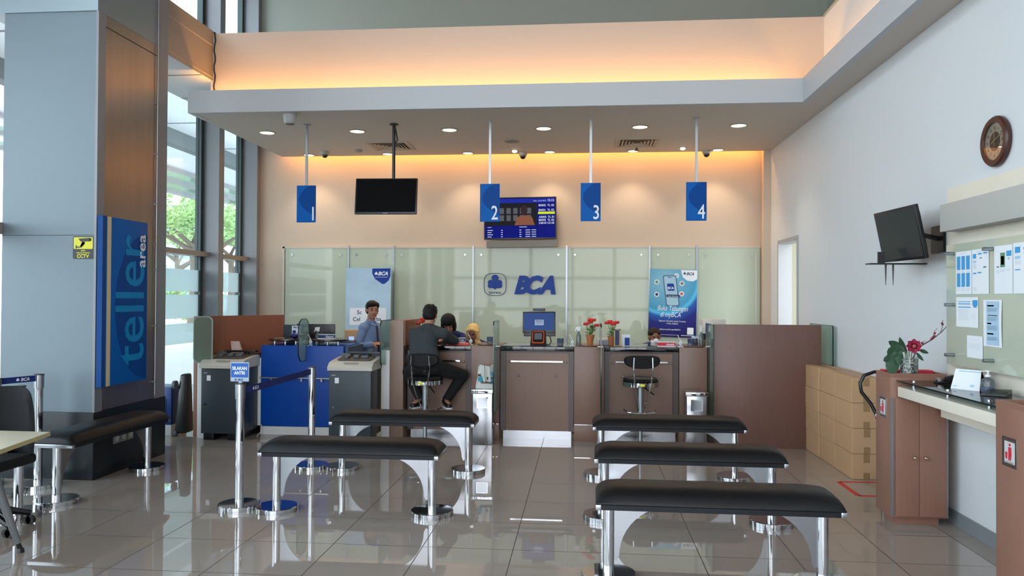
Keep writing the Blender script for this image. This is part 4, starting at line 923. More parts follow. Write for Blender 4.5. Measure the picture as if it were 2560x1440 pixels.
# ================================================================ LEFT SIDE: sign, sockets, table, chair, trolley
F = LF(-4.15, 6.66, 1.55)
t = thing('teller_sign', 'tall blue teller area sign on the metal column', 'sign', F.o)
MB().fbox(F, -.345, .345, -.745, .745, -.045, 0, .002).build('board', SIGNB, t)
MB().fbox(F, -.28, -.225, -.745, .745, .0005, .002).build('cream_stripe', mat('cream_stripe', 'd6c39a', .5), t)
MB().fbox(F, -.347, -.30, -.747, .747, -.047, .002).build('side_strip', mat('strip_blue_grey', '1f4a86', .5, spec=.1), t)
arc = [(.343 - .50 * math.sin(a), .68 * math.cos(a) - .05) for a in [PI * k / 28 for k in range(29)]]
MB().prism(F, [p_ for p_ in arc], .0006, .0018).build('arc_graphic', SIGND, t)
Ft = Fr(F.p(.285, -.59, .003), (0, 0, 1), (0, -1, 0))
MB().text(Ft, 0, 0, 0, 'teller', .64, bold=.006, xs=.88, align='l').build('teller_letters', TEAL, t)
MB().text(Ft, 0, -.0, .002, '', .1) if 0 else None
Fa = Fr(F.p(.30, .32, .006), (0, 0, 1), (0, -1, 0))
MB().text(Fa, 0, 0, 0, 'area', .18, bold=.015, align='l').build('area_letters', WLET, t)
t = thing('cctv_notice', 'yellow and black CCTV notice on the pale column front', 'sign', (-4.34, 6.334, 2.02))
F = XF(-4.338, 6.334, 2.018)
MB().prism(F, rrect(-.095, .095, -.098, .098, .012), 0, .004).build('plate', BLACK, t)
MB().prism(F, rrect(-.088, .088, -.012, .09, .008), .004, .005).build('yellow_field', YELLOW, t)
MB().prism(F, [(-.045, .078), (.065, .085), (.068, .055), (-.02, .052)], .006, .008).prism(F, [(-.01, .05), (.015, .05), (.012, .03), (-.03, .008), (-.06, .01), (-.06, .0), (-.02, .0), (.0, .025)], .006, .008).fbox(F, -.068, -.06, -.008, .02, .006, .008).fbox(F, .06, .075, .06, .08, .006, .008).build('camera_symbol', BLACK, t)
MB().text(F, 0, -.032, .006, 'AREA', .018, bold=.02).text(F, 0, -.052, .006, 'PENGAWASAN', .018, bold=.02).text(F, 0, -.088, .006, 'CCTV', .042, bold=.035).build('notice_text', YELLOW, t)
for k in range(3):
    y = 6.64 + .105 * k
    t = thing('wall_socket', ['left', 'middle', 'right'][k] + ' one of three white power sockets on the black column base', 'socket', (-4.2, y, .305), group='power sockets on the column base')
    F = LF(-4.215, y, .305); MB().fbox(F, -.045, .045, -.043, .043, 0, .012, .003).build('plate', mat('socket_plate', '8f9494', .4), t)
    MB().prism(F, circ(0, 0, .024), .012, .016).build('outlet', mat('outlet_white', 'cfcfc4', .4), t)
# table at the left edge
t = thing('office_table', 'pale wood topped table with slanted metal leg at the left edge', 'table', (-3.6, 4.0, 0))
P4 = [(-3.335, 4.565), (-4.9, 4.60), (-4.85, 3.35), (-3.08, 3.30)]
F = Fr((0, 0, .715), (1, 0, 0), (0, 1, 0)); MB().prism(F, P4, 0, .026).build('tabletop', mat('table_maple', 'c6bb9f', .4, var=.05, vscale=(3, 12, 3)), t)
c4 = [sum(p_[0] for p_ in P4) / 4, sum(p_[1] for p_ in P4) / 4]
MB().prism(Fr((0, 0, .714), (1, 0, 0), (0, 1, 0)), [(c4[0] + (x - c4[0]) * 1.003, c4[1] + (y - c4[1]) * 1.003) for x, y in P4], .003, .022).build('edge_band', mat('edge_yellow', 'b8b07c', .45), t)
MB().box(-4.7, -3.52, 4.38, 4.42, .64, .712).box(-3.60, -3.52, 3.5, 4.38, .66, .712).build('underframe', mat('maple_rail', 'a39a7c', .5), t)
LEGM = mat('silver_leg', '7f8487', .35, .6)
for (a, b) in (((-3.62, 4.36, .70), (-3.49, 4.50, .06)), ((-3.5, 3.6, .70), (-3.36, 3.42, .06)), ((-4.6, 4.36, .70), (-4.75, 4.5, .06))):
    o = MB().cyl(a, b, .032, .019).build('leg', LEGM, t)
    v = Vector(b) - Vector(a); v.normalize(); e = Vector(b) + v * .04
    MB().cyl(b, e, .014).cyl((e.x, e.y, .028), (e.x, e.y, .0), .02, .024).build('foot', CHROME if 0 else BLACK, o)
# office chair
t = thing('office_chair', 'black fabric office chair behind the pale table', 'chair', (-4.1, 4.90, 0))
m = MB(); V = []; nx, nz = 14, 14
for sgn in (0, 1):
    for j in range(nz + 1):
        for i in range(nx + 1):
            u = -1 + 2 * i / nx; v = -1 + 2 * j / nz; hw = .21 * (1 - .12 * v * v - .08 * v) * (1 - .0 * v); e = (1 - abs(u) ** 5) ** .3 if abs(u) < 1 else 0
            zz = .71 + .25 * v * (1 - .10 * abs(u) ** 3)
            V.append(Vector((-4.0 + hw * u, 5.10 - .06 * (1 - u * u) * 0 + .07 * (-u * u) + (.03 if sgn else -.03) * max(0, 1 - abs(v) ** 6) ** .5 * e, zz)))
n1 = (nx + 1) * (nz + 1); fs = []
for sgn in (0, 1):
    for j in range(nz):
        for i in range(nx): a = sgn * n1 + j * (nx + 1) + i; fs.append((a, a + 1, a + nx + 2, a + nx + 1))
m.faces(V, fs); bmesh.ops.remove_doubles(m.bm, verts=m.bm.verts, dist=.0005); m.build('backrest', BLACKM, t)
MB().box(-4.24, -3.80, 4.66, 5.08, .43, .50, .03, 3).build('seat', BLACKM, t)
MB().box(-4.04, -3.98, 5.02, 5.12, .38, .56, .01).cyl((-4.02, 4.87, .12), (-4.02, 4.87, .44), .028).build('column', BLACK, t)
for k in range(5):
    a = 2 * PI * k / 5 - .35; x = -4.02 + .27 * math.cos(a); y = 4.87 + .27 * math.sin(a)
    o = MB().tube([(-4.02, 4.87, .12), (-4.02 + .14 * math.cos(a), 4.87 + .14 * math.sin(a), .12), (x, y, .075)], [.032, .026, .02], 8).build('base_arm', BLACK, t)
    MB().cyl((x - .012, y - .02, .03), (x - .012, y + .005, .03), .03).cyl((x + .01, y - .02, .03), (x + .01, y + .005, .03), .03).build('caster', BLACK, o)
# things beyond the column
t = thing('blue_cabinet', 'dark blue low cabinet with white base beyond the column', 'cabinet', (-4.9, 8.5, 0))
MB().box(-5.02, -4.70, 8.45, 8.8, .12, .55, .003).build('body', mat('deep_blue', '10387c', .35), t); MB().box(-5.02, -4.70, 8.45, 8.8, 0, .12).build('plinth', WHITE, t)
MB().box(-4.95, -4.76, 8.444, 8.45, .25, .42).build('recessed_panel', mat('deep_navy', '0c2350', .4), t)
t = thing('luggage_trolley', 'black covered trolley leaning behind the partition end post', 'trolley', (-4.58, 8.4, 0))
MB().hexa([Vector(q) for q in ((-4.64, 8.40, 0.03), (-4.50, 8.40, .03), (-4.50, 8.6, .03), (-4.64, 8.6, .03), (-4.61, 8.46, .70), (-4.52, 8.46, .71), (-4.52, 8.58, .71), (-4.61, 8.58, .70))], .03, 3).build('body', BLACK, t)
MB().cyl((-4.67, 8.45, .58), (-4.64, 8.45, .58), .05).cyl((-4.64, 8.4, .03), (-4.60, 8.4, .03), .03).build('wheel', GREYP, t)

# ================================================================ RIGHT WALL
# cardboard boxes
random.seed(11)
YB = [7.10, 7.56, 8.02]
COLN = ['nearest', 'middle', 'farthest']; LAY = ['bottom', 'second', 'third', 'top']
for c in range(3):
    for l in range(4):
        x0 = 2.385 + random.uniform(-.004, .004) + (-.012 if c == 2 else 0); y0 = YB[c] + random.uniform(-.003, .003) + (.012 if c == 2 else 0); z0 = l * .2255 + .001; x1 = x0 + .25; y1 = y0 + .445; z1 = z0 + .2235
        t = thing('cardboard_box', 'brown cardboard box, %s layer of the %s stack beside the right wall' % (LAY[l], COLN[c]), 'box', (x0 + .12, y0 + .22, z0), group='cardboard boxes stacked along the right wall')
        MB().box(x0, x1, y0, y1, z0, z1, .004, 1).build('carton', CARD, t)
        m = MB()
        m.box(x0 + .10, x0 + .155, y0 - .001, y0, z1 - .075, z1); m.box(x0 + .10, x0 + .155, y0 - .001, y0, z0, z0 + .06); m.box(x0 + .10, x0 + .155, y0, y1, z1, z1 + .0008)
        m.build('packing_tape', CARDT, t)
# red tape on the floor
m = MB(); F = WORLDF
for a, b in (((2.237, 6.99), (2.242, 6.513)), ((2.242, 6.513), (2.62, 6.53)), ((2.237, 6.99), (2.62, 7.01))):
    a, b = Vector((a[0], a[1], 0)), Vector((b[0], b[1], 0)); dr = (b - a).normalized(); nn = Vector((-dr.y, dr.x, 0)) * .022
    m.hexa([a - nn, b - nn, b + nn, a + nn] + [q + Vector((0, 0, .0012)) for q in (a - nn, b - nn, b + nn, a + nn)])
tag(m.build('floor_tape', REDTAPE), 'red tape outline on the floor before the cardboard boxes', 'tape')
# hose
m = MB(); m.tube([(2.42, 6.25, .60), (2.33, 6.25, .62), (2.305, 6.28, .70), (2.27, 6.3, .78), (2.20, 6.3, .87), (2.19, 6.3, .94), (2.22, 6.3, 1.0), (2.30, 6.3, 1.03), (2.38, 6.28, 1.0), (2.42, 6.25, .9), (2.42, 6.25, .3)], .014, 10)
o = m.build('hose', BLACK); tag(o, 'black curved hose looping out behind the wooden cabinet', 'hose'); MB().cyl((2.306, 6.28, .70), (2.325, 6.262, .635), .018).build('metal_tip', CHROME, o)
o.location = (-.01, 0, 0)
tag(MB().box(2.37, 2.6, 6.05, 6.32, 0, .32, .01).build('extinguisher_stand', BLACK), 'low black stand behind the wooden cabinet', 'stand')
# bin cabinets
def bin_cabinet(x0, x1, y0, y1, lab, doors=True):
    t = thing('bin_cabinet', lab, 'cabinet', ((x0 + x1) / 2, (y0 + y1) / 2, 0), group='laminate cabinets with litter openings')
    zt = 1.074
    m = MB(); m.box(x0, x1, y0, y1, .055, 1.045, .002); m.box(x0, x1, y0, y0 + .018, 1.044, zt); m.box(x0, x1, y1 - .018, y1, 1.044, zt); m.box(x0, x0 + .018, y0 + .018, y1 - .018, 1.044, zt); m.box(x1 - .018, x1, y0 + .018, y1 - .018, 1.044, zt)
    m.build('body', WOODC, t)
    MB().box(x0 + .045, x1 - .04, y0 + .045, y1 - .02, 0, .06).build('plinth', WOODC, t)
    if doors:
        m_ = (x0 + x1) / 2 - .005
        for a, b in ((x0 + .03, m_), (m_ + .003, x1 - .01)):
            o = MB().box(a, b, y0 - .018, y0 - .001, .07, .90, .001).build('door', WOODC, t)
            k = b - .035 if b < x1 - .05 else a + .035
            MB().cyl((k, y0 - .018, .485), (k, y0 - .03, .485), .006).sph((k, y0 - .037, .485), .013).build('knob', mat('brass_knob', 'b8a888', .25, .9), o)
        MB().box(x0, x0 + .02, y0 - .004, y0, .06, .90).box(x1 - .006, x1 + .002, y0 - .01, y0, .06, .90).build('edge_trim', HAIRSTEEL, t)
    F = Fr((x0, (y0 + y1) / 2, .82), (0, -1, 0), (0, 0, 1))
    MB().ring(F, rrect(-.065, .065, -.075, .075, .004), rrect(-.058, .058, -.068, .068, .003), -.001, .004).build('opening_frame', STEEL, t)
    MB().fbox(F, -.057, .057, -.067, .067, 0, .002).build('flap', mat('flap_brown', '4f3b33', .5), t)  # flap in one even dark brown
    MB().fbox(F, -.04, .052, -.055, .055, .003, .006).build('litter_sign', mat('litter_plate', 'c4c6c6', .4), t)
    MB().prism(F, circ(.012, .04, .008, n=12), .007, .008).prism(F, [(.0, .028), (.025, .028), (.028, -.005), (.022, -.04), (.014, -.04), (.012, -.01), (.008, -.04), (.0, -.04)], .007, .008).prism(F, [(-.03, .0), (-.01, .0), (-.013, -.035), (-.027, -.035)], .007, .008).build('litter_symbol', RED, t)
    MB().text(F, .006, -.053, .007, 'BUANG SAMPAH', .010).build('litter_text', NAVYF, t)
    return t
bin_cabinet(2.18, 2.565, 5.70, 5.97, 'laminate double door cabinet carrying the flower vase')
bin_cabinet(2.18, 2.565, 4.03, 4.30, 'laminate cabinet cut by the right edge of the view', False)
# red tray and vase
tag(MB().box(2.20, 2.54, 5.86, 5.945, 1.046, 1.084).build('folder', RED), 'red plastic folder lying in the cabinet top behind the vase', 'folder')
t = thing('flower_vase', 'glass vase of dark pebbles with one pink peony and berry twigs', 'vase', (2.338, 5.775, 1.046))
vm = mat('pebble_fill', '5c605c', .25); n = vm.node_tree; b = n.nodes['Principled BSDF']; vo = n.nodes.new('ShaderNodeTexVoronoi'); vo.inputs['Scale'].default_value = 95; rp = n.nodes.new('ShaderNodeValToRGB'); tcn = n.nodes.new('ShaderNodeTexCoord')
n.links.new(tcn.outputs['Object'], vo.inputs['Vector']); n.links.new(vo.outputs['Color'], rp.inputs[0]); n.links.new(rp.outputs[0], b.inputs['Base Color']); rp.color_ramp.elements[0].position = .3; rp.color_ramp.elements[0].color = rgb('25292a'); rp.color_ramp.elements[1].position = .75; rp.color_ramp.elements[1].color = rgb('a9aca4')
vx, vy = 2.338, 5.775
MB().cyl((vx, vy, 1.048), (vx, vy, 1.175), .0585, seg=32).build('pebbles', vm, t)
MB().lathe([(.0605, 1.046), (.0605, 1.192), (.0585, 1.192), (.0585, 1.177)], (vx, vy, 0), 32).build('glass', glass('vase_glass', 'f0f4f2'), t)
GRN = mat('dark_green_leaf', '35543c', .35); 
def leaf(m, base, tip, wd, up=(0, 0, 1), lobes=0):
    base, tip = Vector(base), Vector(tip); dr = tip - base; sd = dr.cross(Vector(up)).normalized(); nn = sd.cross(dr).normalized(); N = 10; V = []
    for k in range(N + 1):
        q = k / N; ww = wd * math.sin(PI * min(1, q * .98 + .01)) ** .8 * (1 + lobes * (.35 * (k % 3 == 0) - .2)); c = base + dr * q + nn * (.12 * dr.length * math.sin(PI * q))
        V += [c + sd * ww, c - nn * .004, c - sd * ww]
    m.faces(V, [f for k in range(N) for f in ((3 * k, 3 * k + 1, 3 * k + 4, 3 * k + 3), (3 * k + 1, 3 * k + 2, 3 * k + 5, 3 * k + 4))])
m = MB(); zl = 1.20
leaf(m, (vx - .01, vy, zl), (vx - .075, vy - .02, 1.33), .02, (0, 1, .1)); leaf(m, (vx - .02, vy, zl + .03), (vx - .15, vy - .02, 1.30), .028, (0, 1, .1))
leaf(m, (vx - .04, vy - .01, 1.235), (vx - .165, vy - .03, 1.22), .055, (0, 1, .2), 1); leaf(m, (vx - .10, vy - .02, 1.22), (vx - .135, vy - .04, 1.05), .05, (0, 1, .1)); leaf(m, (vx - .06, vy - .02, 1.23), (vx - .085, vy - .03, 1.13), .028, (0, 1, .1), 0)
leaf(m, (vx - .05, vy - .02, 1.21), (vx - .19, vy - .03, 1.16), .04, (0, 1, .2), 1); leaf(m, (vx + .07, vy, 1.24), (vx + .135, vy, 1.215), .014, (0, 1, .1)); leaf(m, (vx + .05, vy, 1.22), (vx + .10, vy, 1.16), .012, (0, 1, .1))
m.build('leaves', GRN, t)
m = MB()
for dx, z1 in ((-.03, 1.23), (.0, 1.24), (.02, 1.23), (-.015, 1.22)): m.tube([(vx + dx * .5, vy, 1.15), (vx + dx, vy, z1)], .004, 6)
m.build('stems', mat('stem_green', '6c7f5c', .6), t)
m = MB(); m.tube([(vx + .02, vy, 1.16), (vx + .06, vy, 1.255), (vx + .15, vy - .02, 1.315), (vx + .21, vy - .03, 1.37), (vx + .25, vy - .04, 1.42)], [.005, .005, .004, .003, .002], 6)
m.tube([(vx + .20, vy - .03, 1.36), (vx + .215, vy - .03, 1.40), (vx + .218, vy - .03, 1.455)], .002, 6); m.tube([(vx + .075, vy, 1.27), (vx + .085, vy, 1.29), (vx + .115, vy, 1.305)], .0015, 6); m.tube([(vx + .15, vy - .02, 1.315), (vx + .165, vy - .02, 1.37), (vx + .185, vy - .02, 1.395)], .0015, 6)
m.build('twig', mat('twig_brown', '4a3534', .6), t)
m = MB()
for q in ((.145, 1.318), (.155, 1.33), (.165, 1.34), (.168, 1.36), (.218, 1.43), (.221, 1.424), (.083, 1.29)): m.sph((vx + q[0], vy - .02, q[1]), .009, 8, 6)
m.build('berries', mat('berry_red', '7c2230', .4), t)
m = MB(); random.seed(2)

def petals(m, R_, n_, s_, tilt, ph, zc):
    for k in range(n_):
        a_ = 2 * PI * k / n_ + ph; c = Vector((vx + .015, vy - .02, 1.268)); rad = Vector((math.cos(a_), -.25, .85 * math.sin(a_))).normalized()
        tn = rad.cross(Vector((0, -1, 0))).normalized(); out = (rad * math.cos(tilt) + Vector((0, -1, 0)) * math.sin(tilt)).normalized(); V = []; N = 6
        for i in range(N + 1):
            for j in range(-3, 4):
                u = i / N; wv = s_ * math.sin(PI * (.12 + .80 * u)) * j / 3; cup = .35 * s_ * (j / 3) ** 2 + .012 * math.sin(3 * j + i) * u * .4
                V.append(c + Vector((0, -zc, 0)) + out * (R_ * u) + tn * wv - (out.cross(tn)) * cup * (1 if out.cross(tn).y > 0 else -1))
        m.faces(V, [(i * 7 + j, i * 7 + j + 1, i * 7 + j + 8, i * 7 + j + 7) for i in range(N) for j in range(6)])
petals(m, .058, 8, .026, .15, 0, 0); petals(m, .050, 7, .024, .4, .4, .004)
m.build('outer_petals', mat('peony_pink_outer', 'c4486a', .5), t); m = MB()
petals(m, .038, 6, .019, .75, .2, .006); petals(m, .026, 5, .015, 1.05, .7, .008)
m.build('inner_petals', mat('peony_pink', 'a3203c', .5), t)
m = MB(); 
for k in range(6): m.sph((vx + .013 + .008 * math.cos(k), vy - .055, 1.268 + .008 * math.sin(k)), .004, 6, 5)
m.build('stamens', mat('stamen', 'd6a080', .5), t)
m = MB(); F = Fr((2.645, 6.76, 1.185), (0, -1, 0), (0, 0, 1)); 
m.ring(F, [(-.09, .055), (.09, .05), (.045, -.06), (-.045, -.06)], [(-.07, .045), (.07, .04), (.02, .0), (-.02, .0)], 0, .003); tag(m.build('litter_sticker', RED), 'red outlined arrow sticker on the wall behind the peony leaves', 'sticker')
# writing shelf
t = thing('writing_shelf', 'long cream stone writing shelf between the two cabinets', 'shelf', (2.43, 4.75, .9))
MB().box(2.22, 2.62, 4.31, 5.675, .915, .985, .003).build('slab', CREAMST, t)
MB().box(2.50, 2.60, 4.31, 5.65, .78, .915).build('apron', CREAMST, t)
o = MB().box(2.222, 2.60, 4.31, 5.69, 1.020, 1.028).build('glass_top', glass('smoked_glass', 'b4bcbc', opac=.1, opcol='4a5254'), t)
MB().box(2.217, 2.223, 4.31, 5.69, 1.019, 1.029).build('glass_edge', EDGE, o)
for y in (5.60, 5.1, 4.6):
    for x in (2.30, 2.55): MB().cyl((x, y, .985), (x, y, 1.034), .013).build('standoff', CHROME, t)
# wall board
t = thing('notice_board', 'green tinted glass notice board on cream stone on the right wall', 'notice board', (2.6, 4.8, 1.6))
MB().box(2.625, 2.648, 3.2, 5.83, .99, 2.40).build('backing', CREAMST, t)
MB().box(2.57, 2.578, 3.3, 5.72, 1.145, 1.985, .001).build('glass_sheet', BOARDG, t)
MB().box(2.50, 2.625, 3.0, 5.66, 2.075, 2.265, .003).build('light_ledge', mat('ledge_grey', 'b4b5b1', .5), t)
for y, z in ((5.60, 1.92), (5.60, 1.565), (5.60, 1.218), (5.09, 1.218), (5.09, 1.92), (4.5, 1.218)): MB().cyl((2.625, y, z), (2.505, y, z), .012).build('standoff', HAIRSTEEL, t)
def sheet(y0, y1, z0, z1, lab, items, curl=0):
    t = thing('notice_sheet', lab, 'notice', (2.568, (y0 + y1) / 2, z0), group='paper notices on the glass board')
    F = RF(2.567, y1, z0); w_ = y1 - y0; h_ = z1 - z0; m = MB(); V = []
    N = 8
    for k in range(N + 1):
        for c_ in (0, 1):
            for s_ in (0, 1): V.append(F.p(w_ * s_, h_ * k / N, .001 * c_ + .0005 + curl * math.sin(PI * k / N) * (s_)))
    m.faces(V, [f for k in range(N) for f in ((4 * k, 4 * k + 4, 4 * k + 5, 4 * k + 1), (4 * k + 2, 4 * k + 3, 4 * k + 7, 4 * k + 6), (4 * k, 4 * k + 2, 4 * k + 6, 4 * k + 4), (4 * k + 1, 4 * k + 5, 4 * k + 7, 4 * k + 3))] + [(0, 1, 3, 2), (4 * N, 4 * N + 2, 4 * N + 3, 4 * N + 1)])
    m.build('paper', PAPER, t)
    by = {}
    for a0, a1, b0, b1, c_ in items: by.setdefault(c_, []).append((a0, a1, b0, b1))
    for c_, L in by.items():
        m = MB()
        for a0, a1, b0, b1 in L:
            if c_ in 'bvn' and len(m.bm.verts): m.build({'b': 'blue_print', 'n': 'navy_print', 'v': 'green_print'}[c_], {'b': LBLUE, 'n': NAVY, 'v': PGREEN}[c_], t); m = MB()
            m.fbox(F, w_ * a0, w_ * a1, h_ * b0, h_ * b1, .0022 + curl, .0028 + curl)
        m.build({'b': 'blue_print', 'g': 'grey_print', 'n': 'navy_print', 'p': 'pale_blue_print', 'v': 'green_print'}[c_], {'b': LBLUE, 'g': PGREY, 'n': NAVY, 'p': PBLUE, 'v': PGREEN}[c_], t)
gl = lambda a0, a1, b0, n_, st=.02: [(a0, a1 - .1 * (k % 2) * (a1 - a0), b0 - st * k, b0 - st * k + .005, 'g') for k in range(n_)]
six = [(a, a + .22, z, z + .32, 'b') for z in (.57, .17) for a in (.08, .38, .68)]
sheet(5.356, 5.570, 1.638, 1.928, 'left sheet of the top left pair, with six blue panels', six + gl(.3, .7, .94, 1) + [q for a in (.08, .38, .68) for z in (.54, .13) for q in gl(a, a + .2, z, 3)])
sheet(5.138, 5.350, 1.638, 1.930, 'right sheet of the top left pair, with small blue headings', [(.07, .27, .80, .90, 'b'), (.07, .27, .70, .75, 'p'), (.38, .60, .88, .91, 'b'), (.70, .92, .89, .92, 'b'), (.08, .28, .45, .48, 'b'), (.36, .58, .46, .49, 'b'), (.50, .6, .79, .81, 'n'), (.7, .85, .58, .6, 'n')] + gl(.3, .8, .95, 1) + gl(.08, .28, .66, 5) + gl(.7, .9, .62, 3) + gl(.1, .3, .14, 4))
sheet(4.866, 5.072, 1.638, 1.935, 'left sheet of the top right pair, with green and blue blocks', [(.35, .60, .55, .85, 'v'), (.39, .56, .60, .78, 'p'), (.68, .95, .77, .88, 'b'), (.15, .27, .55, .57, 'n'), (.75, .85, .70, .74, 'g')] + gl(.1, .3, .48, 3) + gl(.35, .6, .5, 3) + gl(.65, .9, .5, 2))
sheet(4.640, 4.860, 1.638, 1.940, 'right sheet of the top right pair at the view edge', [(.1, .35, .8, .92, 'b'), (.1, .35, .68, .74, 'p'), (.5, .75, .86, .9, 'b'), (.55, .8, .2, .5, 'v'), (.1, .35, .46, .48, 'b')] + gl(.1, .4, .64, 4) + gl(.5, .9, .82, 3))
sheet(5.270, 5.566, 1.416, 1.618, 'white price list sheet with a blue shield below the top left pair', [(.1, .66, .84, .86, 'b'), (.1, .66, .76, .79, 'b'), (.1, .66, .65, .68, 'b'), (.76, .98, .72, .90, 'b'), (.8, .94, .66, .72, 'b')] + gl(.12, .6, .6, 12, .032) + gl(.72, .9, .45, 5, .04))
sheet(4.985, 5.205, 1.305, 1.600, 'long lavender bordered sheet hanging free in the middle', [(.22, .86, .04, .97, 'p'), (.26, .62, .86, .89, 'n'), (.30, .80, .66, .675, 'n'), (.26, .48, .48, .51, 'n'), (.26, .6, .26, .29, 'n')] + gl(.27, .8, .82, 4) + gl(.27, .8, .62, 4) + gl(.27, .8, .44, 5) + gl(.27, .8, .2, 4), .004)
sheet(5.216, 5.418, 1.217, 1.363, 'small plain text sheet lowest on the board', gl(.33, .7, .82, 1) + gl(.12, .9, .66, 8, .035))
# things on the shelf
t = thing('desk_calendar', 'white standing card calendar on the writing shelf', 'calendar', (2.44, 5.12, 1.028))
a = [Vector(q) for q in ((2.37, 5.22, 1.028), (2.47, 5.06, 1.028), (2.52, 5.14, 1.15), (2.43, 5.28, 1.15))]
m = MB(); off = Vector((.004, .004, 0)); m.hexa([a[0], a[1], a[1] + off, a[0] + off, a[3], a[2], a[2] + off, a[3] + off]); m.build('front_page', PAPER, t)
b2 = [a[3] + off, a[2] + off, a[1] + Vector((.10, .10, 0)), a[0] + Vector((.10, .10, 0))]; m = MB(); m.hexa([b2[3], b2[2], b2[2] + off, b2[3] + off, b2[0], b2[1], b2[1] + off, b2[0] + off]); m.build('back_page', BLACK, t)
F = Fr((a[0] + a[1] + a[2] + a[3]) / 4, a[1] - a[0], a[3] - a[0]); F.u = (F.u - F.r * F.u.dot(F.r)).normalized(); F.n = F.r.cross(F.u)
m = MB(); m.fbox(F, -.07, .07, .055, .062, .003, .004).fbox(F, -.07, -.045, -.055, -.05, .003, .004).fbox(F, .04, .06, -.05, -.035, .003, .004); m.build('print', PBLUE, t)
t = thing('pump_bottle', 'clear pump bottle of hand gel beside the white calendar', 'bottle', (2.50, 5.02, 1.028))
MB().lathe([(.034, 0), (.037, .01), (.037, .07), (.030, .085), (.012, .095), (.012, .10)], (2.485, 4.99, 1.028), 24).build('bottle', CLRB, t)
MB().lathe([(.032, .004), (.033, .035), (.0, .035)], (2.485, 4.99, 1.028), 24).build('gel', mat('gel_blue', '4a6fa8', .2), t)
MB().lathe([(.016, .098), (.016, .112), (.006, .115), (.006, .128), (.014, .13), (.014, .138)], (2.485, 4.99, 1.028), 20).box(2.445, 2.485, 4.985, 4.995, 1.158, 1.165).build('pump', WHITE, t)
t = thing('card_tray', 'low black angled tray at the near end of the writing shelf', 'tray', (2.45, 4.86, 1.028))
MB().hexa([Vector(q) for q in ((2.37, 4.84, 1.028), (2.47, 4.76, 1.028), (2.58, 4.90, 1.028), (2.48, 4.98, 1.028), (2.37, 4.84, 1.036), (2.47, 4.76, 1.042), (2.58, 4.90, 1.060), (2.48, 4.98, 1.054))], .004).build('tray', BLACK, t)
t = thing('tape_dispenser', 'small black tape dispenser on the far end of the writing shelf', 'tape dispenser', (2.46, 5.55, 1.028))
MB().box(2.41, 2.53, 5.50, 5.56, 1.028, 1.04, .004).hexa([Vector(q) for q in ((2.45, 5.51, 1.04), (2.53, 5.51, 1.04), (2.53, 5.55, 1.04), (2.45, 5.55, 1.04), (2.48, 5.51, 1.075), (2.53, 5.51, 1.085), (2.53, 5.55, 1.085), (2.48, 5.55, 1.075))], .004).build('body', BLACK, t)
MB().cyl((2.43, 5.515, 1.052), (2.43, 5.545, 1.052), .012).build('roll', CHROME, t)
# clock
t = thing('wall_clock', 'round dark wood wall clock with silver face high on the right wall', 'clock', (2.64, 4.88, 2.60))
cc = (RW, 5.175, 2.615)
MB().lathe([(.150, 0), (.162, .015), (.162, .030), (.152, .042), (.122, .040), (.116, .02), (.116, .0)], cc, 64, (-1, 0, 0), False).build('rim', mat('clock_wood', '3f1f18', .35), t)
MB().cyl((RW - .022, cc[1], cc[2]), (RW - .026, cc[1], cc[2]), .118, seg=64).build('face', mat('clock_silver', 'c2bab0', .35, .5), t)
F = RF(RW - .0265, cc[1], cc[2]); MB().prism(F, circ(0, 0, .062, n=48), 0, .001).build('inner_dial', mat('clock_dark', '3a302c', .35), t)
m = MB()
for h in range(1, 13): m.text(F, .088 * math.sin(h * PI / 6), .088 * math.cos(h * PI / 6) - .010, .002, str(h), .028, bold=.015)
m.build('numerals', BLACK, t)
MB().fbox(F, -.003, .003, -.03, .085, .004, .006).build('minute_hand', mat('hand_gold', 'b7ac84', .3, .6), t)
F2 = Fr(F.p(0, 0), (0, -.93, .36), (0, .36, .93)); MB().fbox(F2, -.03, .095, -.003, .003, .007, .009).build('hour_hand', mat('hand_gold', 'b7ac84'), t)
MB().cyl((RW - .037, cc[1], cc[2]), (RW - .039, cc[1], cc[2]), .119, seg=48).build('crystal', glass('clock_crystal', 'f4f6f4'), t)
# right wall television
Nv = Vector((-.98, -.075, -.20)).normalized(); Rv = Vector((.075, -1, 0)).normalized(); Uv = Nv.cross(Rv).normalized(); Rv = Uv.cross(Nv)
F = Fr((2.385, 6.09, 2.09), Rv, Uv); F.n = F.r.cross(F.u)
t = tv('wall_television', 'blank dark television tilted down on the right wall', F, .645, .40, .03, mat('grey_screen', '23282a', .25))
MB().fbox(F, -.26, .26, -.16, .16, -.07, -.03, .02, 3).build('rear_bulge', BLACK, t)
MB().cyl(F.p(.1, 0, -.06), (RW, 6.0, 2.05), .018).box(RW - .02, RW - .001, 5.90, 6.10, 1.95, 2.15).build('wall_arm', BLACK, t)
t = thing('wall_bracket', 'small black two pronged shelf bracket under the tilted television', 'bracket', (2.5, 6.3, 1.85))
MB().box(2.22, 2.645, 6.20, 6.30, 1.872, 1.882).box(2.29, 2.34, 6.22, 6.24, 1.882, 1.97).build('plate', BLACK, t)
MB().cyl((2.345, 6.22, 1.88), (2.345, 6.22, 1.71), .009, .002, seg=8).cyl((2.40, 6.22, 1.88), (2.40, 6.22, 1.71), .009, .002, seg=8).build('prong', BLACK, t)

